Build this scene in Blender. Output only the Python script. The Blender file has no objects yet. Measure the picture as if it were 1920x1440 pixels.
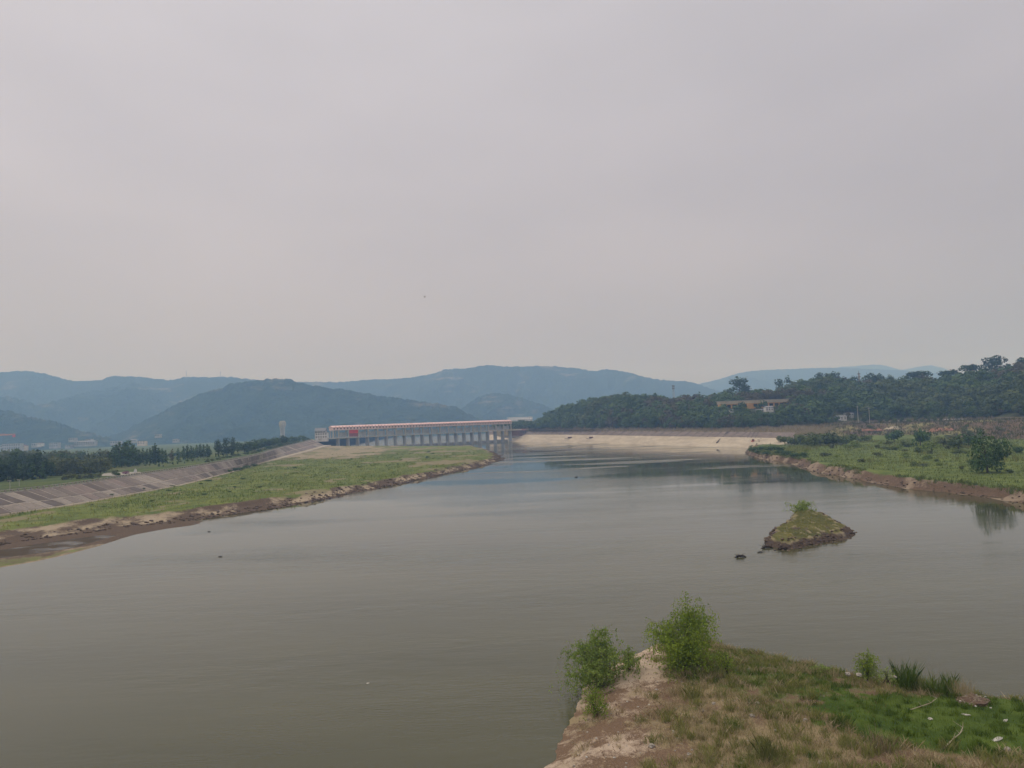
import bpy, bmesh, math, random
import numpy as np
from mathutils import Vector, Matrix
from mathutils.bvhtree import BVHTree

random.seed(7)
RNG = np.random.default_rng(7)
S = bpy.context.scene
COL = S.collection

# ------------------------------------------------------------------ camera
F_PX, CAMH = 1420.0, 26.0
pitch, roll = math.atan(75 / F_PX), math.radians(2.2)
fwd = Vector((0, math.cos(pitch), math.sin(pitch)))
rt0 = Vector((1, 0, 0)); up0 = rt0.cross(fwd)
rt = rt0 * math.cos(roll) - up0 * math.sin(roll)
up = up0 * math.cos(roll) + rt0 * math.sin(roll)
CPOS = Vector((0, 0, CAMH))
cd = bpy.data.cameras.new('camera'); cam = bpy.data.objects.new('camera', cd); COL.objects.link(cam)
M = Matrix.Identity(4)
for i in range(3):
    M[i][0], M[i][1], M[i][2], M[i][3] = rt[i], up[i], -fwd[i], CPOS[i]
cam.matrix_world = M
cd.sensor_width = 36; cd.lens = 36 * F_PX / 1920
cd.clip_start = 0.5; cd.clip_end = 60000
S.camera = cam

# ------------------------------------------------------------------ world, sun, exposure
SUN_EL, SUN_AZ = math.radians(58), math.radians(-70)     # azimuth from +Y towards +X
w = bpy.data.worlds.new('World'); S.world = w; w.use_nodes = True
nt = w.node_tree; nt.nodes.clear()
N = lambda t, **k: (lambda n: ([setattr(n, a, b) for a, b in k.items()], n)[1])(nt.nodes.new(t))
out = N('ShaderNodeOutputWorld')
sky = N('ShaderNodeTexSky', sky_type='NISHITA', sun_disc=False, sun_elevation=SUN_EL, sun_rotation=SUN_AZ,
        air_density=1.0, dust_density=4.0, ozone_density=1.0)
bg1 = N('ShaderNodeBackground'); bg1.inputs[1].default_value = 0.08
nt.links.new(sky.outputs[0], bg1.inputs[0])
tc = N('ShaderNodeTexCoord'); sp = N('ShaderNodeSeparateXYZ'); nt.links.new(tc.outputs['Generated'], sp.inputs[0])
ramp = N('ShaderNodeValToRGB'); nt.links.new(sp.outputs[2], ramp.inputs[0])
cr = ramp.color_ramp
SKY = [(0.0, (0.4264, 0.3612, 0.2845)), (0.05, (0.4424, 0.3873, 0.3318)), (0.1, (0.469, 0.424, 0.4161)), (0.2, (0.5276, 0.4817, 0.5004)), (0.33, (0.5809, 0.5402, 0.5741)), (0.5, (0.6556, 0.6198, 0.6583)), (0.72, (0.9694, 0.9306, 0.9689)), (1.0, (1.3219, 1.2768, 1.3064))]
cr.elements[0].position, cr.elements[0].color = SKY[0][0], (*SKY[0][1], 1)
cr.elements[1].position, cr.elements[1].color = SKY[-1][0], (*SKY[-1][1], 1)
for p_, c_ in SKY[1:-1]:
    e = cr.elements.new(p_); e.color = (*c_, 1)
mp = N('ShaderNodeMapping'); mp.inputs['Scale'].default_value = (1.2, 1.0, 3.2); mp.inputs['Rotation'].default_value = (0, .35, 0)
nt.links.new(tc.outputs['Generated'], mp.inputs[0])
nz = N('ShaderNodeTexNoise'); nz.inputs['Scale'].default_value = 1.7; nz.inputs['Detail'].default_value = 4; nz.inputs['Roughness'].default_value = .45
nt.links.new(mp.outputs[0], nz.inputs[0])
mr = N('ShaderNodeMapRange'); mr.inputs[1].default_value = .3; mr.inputs[2].default_value = .7; mr.inputs[3].default_value = .915; mr.inputs[4].default_value = 1.085
nt.links.new(nz.outputs[0], mr.inputs[0])
# cloud cover a little thinner (brighter) towards the left of the view
lr = N('ShaderNodeMapRange'); lr.inputs[1].default_value = -.6; lr.inputs[2].default_value = .6; lr.inputs[3].default_value = 1.05; lr.inputs[4].default_value = .92
nt.links.new(sp.outputs[0], lr.inputs[0])
m1 = N('ShaderNodeMath', operation='MULTIPLY'); nt.links.new(mr.outputs[0], m1.inputs[0]); nt.links.new(lr.outputs[0], m1.inputs[1])
vm = N('ShaderNodeVectorMath', operation='SCALE'); nt.links.new(ramp.outputs[0], vm.inputs[0]); nt.links.new(m1.outputs[0], vm.inputs['Scale'])
bg2 = N('ShaderNodeBackground'); bg2.inputs[1].default_value = 1.0; nt.links.new(vm.outputs[0], bg2.inputs[0])
mx = N('ShaderNodeMixShader'); mx.inputs[0].default_value = .93
nt.links.new(bg1.outputs[0], mx.inputs[1]); nt.links.new(bg2.outputs[0], mx.inputs[2]); nt.links.new(mx.outputs[0], out.inputs[0])

sd_ = bpy.data.lights.new('sun', 'SUN'); sd_.energy = 1.0; sd_.angle = math.radians(25); sd_.color = (1, .95, .88)
sun = bpy.data.objects.new('sun', sd_); COL.objects.link(sun)
sdir = Vector((math.sin(SUN_AZ) * math.cos(SUN_EL), math.cos(SUN_AZ) * math.cos(SUN_EL), math.sin(SUN_EL)))
sun.rotation_euler = sdir.to_track_quat('Z', 'Y').to_euler()
S.view_settings.view_transform = 'Standard'; S.view_settings.look = 'None'
S.view_settings.exposure = 0.0; S.view_settings.gamma = 1.0; S.view_settings.use_curve_mapping = False
S.render.engine = 'CYCLES'
S.cycles.use_denoising = True
S.cycles.max_bounces = 6; S.cycles.volume_bounces = 3; S.cycles.transparent_max_bounces = 8
S.cycles.volume_step_rate = 4

HAZE_DENSITY = 2.85e-4
HAZE_COLOR = (.33, .57, 1.0)

# ------------------------------------------------------------------ helpers: pixels of the photograph -> places
def ray(px, py):
    return rt * ((px - 960) / F_PX) - up * ((py - 720) / F_PX) + fwd
def P(px, py, z=0.0):
    v = ray(px, py); t = (z - CAMH) / v.z
    return CPOS + v * t
def PD(px, py, d):
    v = ray(px, py)
    return CPOS + v * (d / v.y)
def Q(s):                                        # (px, py, 'z'|'d', value)
    return P(s[0], s[1], s[3]) if s[2] == 'z' else PD(s[0], s[1], s[3])

# ------------------------------------------------------------------ helpers: noise
def _h(ix, iy, seed):
    h = (ix.astype(np.int64) * 374761393 + iy.astype(np.int64) * 668265263 + seed * 974711) & 0xffffffff
    h = ((h ^ (h >> 13)) * 1274126177) & 0xffffffff
    return ((h ^ (h >> 16)) & 0xffff) / 65535.0
def vn(x, y, seed=0):
    xi, yi = np.floor(x), np.floor(y); fx, fy = x - xi, y - yi
    fx = fx * fx * (3 - 2 * fx); fy = fy * fy * (3 - 2 * fy)
    a, b = _h(xi, yi, seed), _h(xi + 1, yi, seed); c, d = _h(xi, yi + 1, seed), _h(xi + 1, yi + 1, seed)
    return (a * (1 - fx) + b * fx) * (1 - fy) + (c * (1 - fx) + d * fx) * fy
def fbm(x, y, seed=0, oct=4, gain=.5):
    x = np.asarray(x, float); y = np.asarray(y, float)
    s, a, n = 0, 1, 0
    for o in range(oct):
        s = s + a * vn(x * 2 ** o + 17.3 * o, y * 2 ** o - 9.1 * o, seed + o); n += a; a *= gain
    return s / n
def sst(a, b, x):
    t = np.clip((np.asarray(x, float) - a) / (b - a), 0, 1); return t * t * (3 - 2 * t)

# ------------------------------------------------------------------ helpers: objects
def tag(o, label=None, cat=None, group=None, kind=None):
    if label: o['label'] = label
    if cat: o['category'] = cat
    if group: o['group'] = group
    if kind: o['kind'] = kind
    return o
TV, TF = [], []; tvn = 0
def np_mesh(name, V, Fc, mat, smooth=False, attr=None, fattr=None, terrain=False):
    global tvn
    V = np.ascontiguousarray(V, dtype=np.float32); Fc = np.ascontiguousarray(Fc, dtype=np.int32)
    me = bpy.data.meshes.new(name); k = Fc.shape[1]; n = len(Fc)
    me.vertices.add(len(V)); me.vertices.foreach_set('co', V.ravel())
    me.loops.add(n * k); me.loops.foreach_set('vertex_index', Fc.ravel())
    me.polygons.add(n); me.polygons.foreach_set('loop_start', np.arange(0, n * k, k, dtype=np.int32))
    me.update(calc_edges=True)
    if smooth: me.polygons.foreach_set('use_smooth', np.ones(n, bool))
    if attr is not None:
        a = me.attributes.new('cover', 'FLOAT_COLOR', 'POINT')
        c = np.ones((len(V), 4), np.float32); c[:, :3] = attr; a.data.foreach_set('color', c.ravel())
    if fattr is not None:
        a = me.attributes.new('tint', 'FLOAT', 'FACE'); a.data.foreach_set('value', np.ascontiguousarray(fattr, dtype=np.float32))
    for m in (mat if isinstance(mat, (list, tuple)) else [mat]):
        if m: me.materials.append(m)
    if terrain:
        TV.append(V); TF.extend((Fc + tvn).tolist()); tvn += len(V)
    return me
def link(name, me, parent=None):
    o = bpy.data.objects.new(name, me); COL.objects.link(o)
    if parent: o.parent = parent
    return o
def empty(name, loc=(0, 0, 0), rz=0):
    o = bpy.data.objects.new(name, None); COL.objects.link(o); o.location = loc; o.rotation_euler = (0, 0, rz); o.empty_display_size = .2
    return o
def thing(name, label, cat, loc=(0, 0, 0), rz=0, group=None):
    return tag(empty(name, loc, rz), label, cat, group)
class MB:                                        # gathers shapes into one mesh
    def __init__(s): s.v, s.f = [], []
    def poly(s, pts, faces):
        b = len(s.v); s.v += [tuple(p) for p in pts]; s.f += [tuple(i + b for i in f) for f in faces]; return s
    def box(s, x0, x1, y0, y1, z0, z1):
        return s.poly([(x0, y0, z0), (x1, y0, z0), (x1, y1, z0), (x0, y1, z0), (x0, y0, z1), (x1, y0, z1), (x1, y1, z1), (x0, y1, z1)],
                      [(3, 2, 1, 0), (4, 5, 6, 7), (0, 1, 5, 4), (1, 2, 6, 5), (2, 3, 7, 6), (3, 0, 4, 7)])
    def hexa(s, p):                              # eight corners, bottom ring then top ring
        return s.poly(p, [(3, 2, 1, 0), (4, 5, 6, 7), (0, 1, 5, 4), (1, 2, 6, 5), (2, 3, 7, 6), (3, 0, 4, 7)])
    def gable(s, x0, x1, y0, y1, z0, z1, ov=0):
        ym = (y0 + y1) / 2
        return s.poly([(x0 - ov, y0 - ov, z0), (x1 + ov, y0 - ov, z0), (x1 + ov, y1 + ov, z0), (x0 - ov, y1 + ov, z0), (x0 - ov, ym, z1), (x1 + ov, ym, z1)],
                      [(0, 1, 5, 4), (2, 3, 4, 5), (1, 2, 5), (3, 0, 4), (3, 2, 1, 0)])
    def tube(s, pts, rs, n=6):
        pts = [Vector(p) for p in pts]; rings = []
        for i, p in enumerate(pts):
            d = (pts[min(i + 1, len(pts) - 1)] - pts[max(i - 1, 0)]).normalized()
            a = d.cross(Vector((0.31, .95, .05))).normalized(); b = d.cross(a)
            r = rs[i] if hasattr(rs, '__len__') else rs
            rings.append([p + (a * math.cos(2 * math.pi * k / n) + b * math.sin(2 * math.pi * k / n)) * r for k in range(n)])
        f = []
        for i in range(len(pts) - 1):
            for k in range(n):
                f.append((i * n + k, i * n + (k + 1) % n, (i + 1) * n + (k + 1) % n, (i + 1) * n + k))
        f.append(tuple(range(n - 1, -1, -1))); f.append(tuple((len(pts) - 1) * n + k for k in range(n)))
        return s.poly([q for r in rings for q in r], f)
    def mesh(s, name, mat, smooth=False):
        me = bpy.data.meshes.new(name); me.from_pydata(s.v, [], s.f)
        for m in (mat if isinstance(mat, (list, tuple)) else [mat]): me.materials.append(m)
        if smooth: me.polygons.foreach_set('use_smooth', [True] * len(me.polygons))
        me.update(); return me
    def build(s, name, mat, parent=None, smooth=False):
        return link(name, s.mesh(name, mat, smooth), parent)

# ------------------------------------------------------------------ materials
class NB:
    def __init__(s, name):
        s.m = bpy.data.materials.new(name); s.m.use_nodes = True; s.t = s.m.node_tree; s.t.nodes.clear()
        s.o = s.t.nodes.new('ShaderNodeOutputMaterial')
    def n(s, t, ins=None, **k):
        nd = s.t.nodes.new(t)
        for a, b in k.items(): setattr(nd, a, b)
        for a, b in (ins or {}).items(): s.set(nd, a, b)
        return nd
    def set(s, nd, i, v):
        if isinstance(v, bpy.types.NodeSocket): s.t.links.new(v, nd.inputs[i])
        else:
            if isinstance(v, tuple) and len(v) == 3 and nd.inputs[i].type == 'RGBA': v = (*v, 1)
            nd.inputs[i].default_value = v
    def pos(s): return s.n('ShaderNodeNewGeometry').outputs['Position']
    def noise(s, scale, detail=3, rough=.55, vec=None, sc=None):
        v = vec or s.pos()
        if sc: v = s.n('ShaderNodeMapping', {0: v, 'Scale': sc}).outputs[0]
        return s.n('ShaderNodeTexNoise', {'Vector': v, 'Scale': scale, 'Detail': detail, 'Roughness': rough}).outputs[0]
    def rng(s, v, a, b, c=0.0, d=1.0):
        return s.n('ShaderNodeMapRange', {0: v, 1: a, 2: b, 3: c, 4: d}).outputs[0]
    def mix(s, f, a, b):
        nd = s.n('ShaderNodeMix', data_type='RGBA'); s.set(nd, 0, f); s.set(nd, 6, a); s.set(nd, 7, b); return nd.outputs[2]
    def math(s, op, a, b=0.0):
        nd = s.n('ShaderNodeMath', operation=op); s.set(nd, 0, a); s.set(nd, 1, b); return nd.outputs[0]
    def scale(s, c, f):
        nd = s.n('ShaderNodeVectorMath', operation='SCALE'); s.set(nd, 0, c); s.set(nd, 'Scale', f); return nd.outputs[0]
    def bump(s, h, strength=.5, dist=.1):
        return s.n('ShaderNodeBump', {'Height': h, 'Strength': strength, 'Distance': dist}).outputs[0]
    def bsdf(s, col, rough=.85, normal=None, spec=.25, **k):
        p = s.n('ShaderNodeBsdfPrincipled', {'Base Color': col, 'Roughness': rough, 'Specular IOR Level': spec})
        if normal is not None: s.set(p, 'Normal', normal)
        for a, b in k.items(): s.set(p, a, b)
        return p.outputs[0]
    def done(s, sh): s.t.links.new(sh, s.o.inputs[0]); return s.m

def plain(name, col, rough=.8, var=.25, scale=.6, spec=.25, metal=0.0):
    b = NB(name)
    c = b.scale(col, b.rng(b.noise(scale, 5), .25, .75, 1 - var, 1 + var))
    return b.done(b.bsdf(c, rough, spec=spec, Metallic=metal))
def foliage(name, dark, light, trans=.25, accent=None):
    b = NB(name)
    t = b.n('ShaderNodeAttribute', attribute_name='tint').outputs['Fac']
    r = b.n('ShaderNodeObjectInfo').outputs['Random']
    f = b.math('ADD', b.math('MULTIPLY', t, .7), b.math('MULTIPLY', r, .3))
    c = b.mix(f, dark, light)
    if accent:
        c = b.mix(b.rng(b.math('FRACT', b.math('MULTIPLY', r, 7.3)), .8, .95), c, accent)
    d = b.bsdf(c, .75, spec=.15)
    tr = b.n('ShaderNodeBsdfTranslucent', {0: c}).outputs[0]
    m = b.n('ShaderNodeMixShader', {0: trans}); b.t.links.new(d, m.inputs[1]); b.t.links.new(tr, m.inputs[2])
    return b.done(m.outputs[0])
def ground_mat(name, soil, sand, dry, grass, gscale=1.0, bump=.6):
    b = NB(name)
    a = b.n('ShaderNodeAttribute', attribute_name='cover'); sp_ = b.n('ShaderNodeSeparateColor', {0: a.outputs['Color']})
    n1 = b.noise(.9 * gscale, 6, .65); n2 = b.noise(.13 * gscale, 5, .6); n3 = b.noise(3.5 * gscale, 4, .7)
    jit = b.math('ADD', b.math('MULTIPLY', b.math('SUBTRACT', n1, .5), 1.1), b.math('MULTIPLY', b.math('SUBTRACT', n3, .5), .8))
    def msk(ch): return b.rng(b.math('ADD', sp_.outputs[ch], jit), .3, .7)
    n4 = b.noise(8 * gscale, 3, .7)
    so = b.mix(b.rng(b.math('ADD', b.math('MULTIPLY', n3, .55), b.math('MULTIPLY', n4, .45)), .38, .62), tuple(x * .5 for x in soil), tuple(x * 1.55 for x in soil))
    c = b.mix(msk(2), so, b.mix(n1, tuple(x * .8 for x in sand), tuple(x * 1.15 for x in sand)))
    c = b.mix(msk(1), c, b.mix(b.rng(n3, .3, .7), tuple(x * .7 for x in dry), tuple(x * 1.25 for x in dry)))
    g = b.mix(b.rng(n2, .35, .65), tuple(x * .72 for x in grass), (grass[0] * 1.4, grass[1] * 1.2, grass[2] * 1.15))
    g = b.scale(g, b.rng(n3, .3, .7, .7, 1.3))
    c = b.mix(msk(0), c, g)
    nm = b.bump(b.math('ADD', n1, b.math('MULTIPLY', n3, .6)), bump, .35 / gscale)
    return b.done(b.bsdf(c, .95, nm, .1))

MAT = {}
MAT['flood'] = ground_mat('floodplain_ground', (.105, .075, .052), (.35, .285, .20), (.215, .185, .105), (.12, .163, .042))
MAT['bank'] = ground_mat('bank_ground', (.125, .085, .056), (.27, .21, .15), (.24, .215, .095), (.105, .15, .038))
MAT['fore'] = ground_mat('foreground_ground', (.165, .11, .07), (.47, .37, .275), (.28, .22, .125), (.068, .115, .02), 3.0, .9)
MAT['islet'] = ground_mat('islet_ground', (.075, .055, .042), (.25, .21, .15), (.24, .205, .115), (.10, .108, .038), 1.6)
MAT['plain'] = ground_mat('plain_ground', (.16, .12, .085), (.26, .2, .15), (.18, .17, .09), (.075, .11, .035), .4)
MAT['hill'] = ground_mat('hill_ground', (.12, .09, .06), (.3, .25, .19), (.17, .14, .08), (.05, .065, .03), .5)
b = NB('sand_slope')
n1 = b.noise(.25, 5); n2 = b.noise(.05, 4, sc=(1, 1, 8))
c = b.mix(b.rng(n2, .35, .65), (.36, .305, .23), (.47, .41, .315)); c = b.scale(c, b.rng(n1, .3, .7, .85, 1.1))
MAT['sand'] = b.done(b.bsdf(c, .9, b.bump(n1, .3, .3), .1))
b = NB('far_forest')
n1 = b.math('ADD', b.math('MULTIPLY', b.noise(.02, 6, .7), .6), b.math('MULTIPLY', b.noise(.07, 3, .6), .4)); n2 = b.noise(.0035, 4, .6); n3 = b.noise(.008, 3, .6, sc=(1, 1, 5))
c = b.mix(b.rng(n1, .35, .65), (.005, .017, .013), (.036, .062, .040))
c = b.mix(b.math('MULTIPLY', b.rng(n2, .54, .66), b.rng(n3, .5, .62)), c, (.20, .17, .11))
MAT['mount'] = b.done(b.bsdf(c, .95, b.bump(b.noise(.055, 3, .6), 1.0, 14.0), .05))
CON = []
for i, cc in enumerate([(.245, .21, .18), (.20, .17, .148), (.168, .14, .122), (.275, .24, .205), (.13, .11, .098), (.215, .172, .152)]):
    b = NB('slab_concrete')
    n1 = b.noise(.35, 6, .7); n2 = b.noise(1.6, 4)
    c = b.scale(cc, b.rng(n1, .25, .75, .72, 1.25)); c = b.mix(b.rng(n2, .62, .75), c, (.085, .085, .05))
    CON.append(b.done(b.bsdf(c, .9, b.bump(n2, .3, .1), .15)))
MAT['beam'] = plain('joint_concrete', (.37, .325, .275), .9, .3)
MAT['pale'] = plain('pale_concrete', (.42, .40, .35), .85, .2, .3)
MAT['parapet'] = plain('parapet_concrete', (.30, .28, .235), .85, .35, .8)
MAT['revet'] = plain('revetment_stone', (.17, .135, .115), .9, .45, .25)
MAT['rib'] = plain('revetment_rib', (.11, .09, .08), .9, .3)
MAT['damcon'] = plain('dam_concrete', (.36, .36, .35), .85, .25, .12)
MAT['pier'] = plain('pier_concrete', (.36, .37, .37), .85, .3, .12)
MAT['pinkwall'] = plain('pink_wall', (.74, .56, .52), .8, .15, .1)
MAT['redroof'] = plain('red_roof_tile', (.68, .47, .44), .7, .2, .2)
MAT['redgate'] = plain('red_gate_paint', (.62, .06, .06), .5, .12, .3)
MAT['darkred'] = plain('dark_red_paint', (.26, .07, .07), .6, .12, .3)
MAT['steel'] = plain('gate_steel', (.46, .48, .48), .6, .2, .2, metal=.2)
MAT['dark'] = plain('dark_opening', (.03, .035, .04), .5, .2)
MAT['white'] = plain('white_paint', (.62, .61, .59), .7, .12, .2)
MAT['cream'] = plain('cream_wall', (.62, .52, .38), .8, .15, .15)
MAT['orange'] = plain('orange_wall', (.62, .36, .14), .8, .15, .15)
MAT['greyroof'] = plain('grey_roof', (.2, .2, .21), .8, .25, .2)
MAT['rust'] = plain('rusty_brown', (.17, .085, .065), .85, .3, .2)
MAT['bark'] = plain('bark', (.085, .065, .048), .95, .35, 2.0)
MAT['paleb'] = plain('pale_bark', (.2, .175, .14), .95, .3, 1.0)
MAT['wood'] = plain('driftwood', (.05, .038, .03), .95, .4, 2)
MAT['deadwood'] = plain('dead_branch', (.36, .31, .23), .95, .25, 3)
MAT['road'] = plain('road_asphalt', (.16, .15, .14), .9, .2, .3)
MAT['redsoil'] = plain('red_soil', (.25, .12, .075), .95, .3, .4)
MAT['orangep'] = plain('crane_orange', (.6, .2, .06), .6, .1)
MAT['clod'] = plain('earth_clods', (.105, .075, .052), .95, .55, .25)
MAT['black'] = plain('bird_black', (.025, .025, .028), .8, .2)
MAT['stone'] = plain('stone', (.30, .27, .23), .9, .3, 3)
MAT['litter'] = plain('pale_litter', (.44, .42, .37), .7, .15, 6)
MAT['twig'] = plain('twig_litter', (.12, .08, .055), .95, .4, 3)
MAT['f_hill'] = foliage('hill_leaves', (.014, .036, .014), (.115, .175, .048), .2)
MAT['f_hill2'] = foliage('hill_leaves_light', (.035, .062, .02), (.14, .17, .06), .25)
MAT['f_brown'] = foliage('brownish_leaves', (.05, .05, .026), (.15, .13, .065), .2)
MAT['f_dark'] = foliage('dark_leaves', (.018, .040, .016), (.075, .12, .04), .2)
MAT['f_poplar'] = foliage('poplar_leaves', (.026, .062, .020), (.105, .17, .05), .2)
MAT['f_olive'] = foliage('olive_leaves', (.055, .075, .030), (.165, .185, .075), .25)
MAT['f_bush'] = foliage('bush_leaves', (.055, .085, .024), (.17, .21, .06), .3)
MAT['f_lime'] = foliage('lime_leaves', (.11, .16, .024), (.25, .31, .055), .35)
MAT['f_willow'] = foliage('willow_leaves', (.10, .17, .02), (.42, .52, .075), .45)
MAT['f_willow2'] = foliage('grey_willow_leaves', (.10, .165, .034), (.36, .46, .11), .45)
MAT['f_purple'] = foliage('purple_blossom', (.12, .03, .08), (.28, .08, .2), .3)
MAT['g_green'] = foliage('green_grass_blades', (.06, .11, .014), (.20, .275, .04), .35)
MAT['g_dry'] = foliage('dry_grass_blades', (.26, .205, .115), (.55, .45, .28), .3)
MAT['g_olive'] = foliage('olive_grass_blades', (.12, .14, .034), (.34, .335, .115), .35)
MAT['g_reed'] = foliage('reed_blades', (.17, .14, .085), (.36, .3, .2), .3)
MAT['g_litter'] = foliage('litter_leaves', (.07, .04, .022), (.22, .14, .08), .1)
MAT['g_scrub'] = foliage('scrub_blades', (.06, .065, .03), (.18, .18, .085), .3)
MAT['g_far'] = foliage('meadow_blades', (.075, .112, .024), (.20, .235, .068), .3)

# water: silty, smooth in places, rippled in long patches
b = NB('river_water')
ps = b.pos()
big = b.noise(.012, 3, .5, ps, (.35, 1, 1)); mid = b.noise(.035, 4, .6, ps, (.3, 1.2, 1))
patch = b.rng(b.math('ADD', b.math('MULTIPLY', big, .6), b.math('MULTIPLY', mid, .4)), .44, .60, .10, 1.25)
sy = b.n('ShaderNodeSeparateXYZ', {0: ps})
ripple = b.noise(1.1, 4, .6, ps, (.55, 1.5, 1)); wave = b.noise(.28, 3, .5, ps, (.5, 1.3, 1))
near = b.rng(sy.outputs[1], 60, 420, 1.0, .45)
stk = b.math('MULTIPLY', b.rng(b.noise(1.0, 3, .5, ps, (.008, .03, 1)), .56, .62), b.math('MULTIPLY', b.rng(sy.outputs[1], 330, 420), b.rng(sy.outputs[0], -60, 20)))
stk = b.math('MAXIMUM', stk, b.math('MULTIPLY', b.rng(sy.outputs[1], 1090, 1180), .8))
near = b.math('MULTIPLY', near, b.math('MAXIMUM', b.rng(sy.outputs[0], 20, 90, 1, .45), b.rng(sy.outputs[1], 210, 300, 1, 0)))
near = b.math('ADD', near, b.math('MULTIPLY', stk, 2.2))
calm = b.math('MAXIMUM', b.rng(sy.outputs[0], -100, -84), b.rng(sy.outputs[1], 250, 320))
near = b.math('MULTIPLY', near, b.rng(calm, 0, 1, .06, 1))
hgt = b.math('ADD', b.math('MULTIPLY', ripple, .32), b.math('MULTIPLY', wave, .85))
nm = b.n('ShaderNodeBump', {'Height': hgt, 'Strength': b.math('MULTIPLY', patch, near), 'Distance': .14}).outputs[0]
strk = b.noise(1.0, 4, .6, ps, (.012, .05, 1))
silt = b.mix(b.rng(b.math('ADD', b.math('MULTIPLY', big, .45), b.math('MULTIPLY', strk, .55)), .36, .64), (.050, .050, .020), (.074, .072, .032))
MAT['water'] = b.done(b.bsdf(silt, b.math('ADD', b.rng(patch, 0, 1, .02, .08), b.math('MULTIPLY', stk, .22)), nm, .5, IOR=1.33, **{'Specular Tint': (1.0, .985, .90, 1)}))

# ------------------------------------------------------------------ the setting: base sheets
def sheet(name, x0, x1, y0, y1, z, nx, ny, mat, terrain=False, attr=None):
    X, Y = np.meshgrid(np.linspace(x0, x1, nx), np.linspace(y0, y1, ny))
    V = np.stack([X.ravel(), Y.ravel(), np.full(X.size, z)], 1)
    me = np_mesh(name, V, gridf(nx, ny), mat, terrain=terrain, attr=attr if attr is None else np.tile(attr, (len(V), 1)))
    return tag(link(name, me), kind='structure')
def gridf(nx, ny):
    i = np.arange(nx * ny).reshape(ny, nx)
    return np.stack([i[:-1, :-1].ravel(), i[:-1, 1:].ravel(), i[1:, 1:].ravel(), i[1:, :-1].ravel()], 1)
sheet('ground', -7500, 7500, -350, 9300, -2.0, 40, 40, MAT['plain'], attr=(.6, .3, .2))
sheet('river_water', -700, 1500, -320, 2400, 0.0, 60, 60, MAT['water'])

def resample(pts, n):
    p = np.array([tuple(q) for q in pts], float)
    # Catmull-Rom through the points, then even steps
    ext = np.vstack([2 * p[0] - p[1], p, 2 * p[-1] - p[-2]]); o = []
    for i in range(1, len(ext) - 2):
        t = np.linspace(0, 1, 24, endpoint=False)[:, None]
        a, b_, c_, d_ = ext[i - 1], ext[i], ext[i + 1], ext[i + 2]
        o.append(.5 * ((2 * b_) + (c_ - a) * t + (2 * a - 5 * b_ + 4 * c_ - d_) * t ** 2 + (3 * b_ - a - 3 * c_ + d_) * t ** 3))
    o = np.vstack(o + [p[-1:]])
    s = np.r_[0, np.cumsum(np.linalg.norm(np.diff(o, axis=0), axis=1))]
    u = np.linspace(0, s[-1], n)
    return np.stack([np.interp(u, s, o[:, k]) for k in range(3)], 1)
def byindex(pts, n):
    p = np.array([tuple(q) for q in pts], float); t = np.linspace(0, len(p) - 1, n)
    return np.stack([np.interp(t, np.arange(len(p)), p[:, k]) for k in range(3)], 1)
def sdf(x, y, poly):
    poly = np.asarray(poly)[:, :2]; d = np.full(x.shape, 1e9); ins = np.zeros(x.shape, bool)
    for i in range(len(poly)):
        ax, ay = poly[i]; bx, by = poly[(i + 1) % len(poly)]
        ex, ey = bx - ax, by - ay; L = ex * ex + ey * ey + 1e-9
        t = np.clip(((x - ax) * ex + (y - ay) * ey) / L, 0, 1)
        d = np.minimum(d, np.hypot(x - ax - t * ex, y - ay - t * ey))
        cnd = ((ay > y) != (by > y)) & (x < (bx - ax) * (y - ay) / (by - ay + 1e-12) + ax)
        ins ^= cnd
    return np.where(ins, d, -d)
def linedist(x, y, line):
    d = np.full(x.shape, 1e9); z = np.zeros(x.shape)
    for i in range(len(line) - 1):
        ax, ay, az = line[i]; bx, by, bz = line[i + 1]; ex, ey = bx - ax, by - ay; L = ex * ex + ey * ey + 1e-9
        t = np.clip(((x - ax) * ex + (y - ay) * ey) / L, 0, 1); q = np.hypot(x - ax - t * ex, y - ay - t * ey)
        m = q < d; d = np.where(m, q, d); z = np.where(m, az + (bz - az) * t, z)
    return d, z
def field(name, xs, ys, hfun, mat, keep=-1.0):
    X, Y = np.meshgrid(xs, ys); x, y = X.ravel(), Y.ravel()
    z, cov = hfun(x, y)
    Fc = gridf(len(xs), len(ys)); ok = (z[Fc] > keep).any(1); Fc = Fc[ok]
    used = np.unique(Fc); mp_ = np.full(len(x), -1); mp_[used] = np.arange(len(used))
    V = np.stack([x, y, z], 1)[used]
    me = np_mesh(name, V, mp_[Fc], mat, True, cov[used], terrain=True)
    return tag(link(name, me), kind='structure')

# ---- left: dike lines
dike_top = [Q(s) for s in [(-260, 965, 'z', 8.7), (-120, 943, 'z', 8.7), (0, 926, 'z', 8.7), (120, 912, 'z', 8.8), (240, 894, 'z', 9.0), (300, 885, 'z', 9.0), (360, 876.5, 'z', 9.2), (420, 866, 'z', 9.5), (480, 854, 'z', 10.1), (510, 845, 'z', 10.9), (540, 836.5, 'z', 12.2), (563, 831, 'z', 13.6), (587, 824.5, 'd', 965)]]
dike_toe = [Q(s) for s in [(-260, 1010, 'z', 2.8), (-120, 987, 'z', 2.9), (0, 965, 'z', 3), (100, 951, 'z', 3.1), (200, 934, 'z', 3.2), (300, 916, 'z', 3.2), (350, 906, 'z', 3.2), (416, 889, 'z', 3.3), (447, 881, 'z', 3.4), (487, 868, 'z', 3.7), (534, 855, 'z', 4.7), (570, 845.5, 'z', 6.3), (608, 835, 'd', 930)]]
ND = 400
DT, DB = resample(dike_top, ND), resample(dike_toe, ND)
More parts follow.
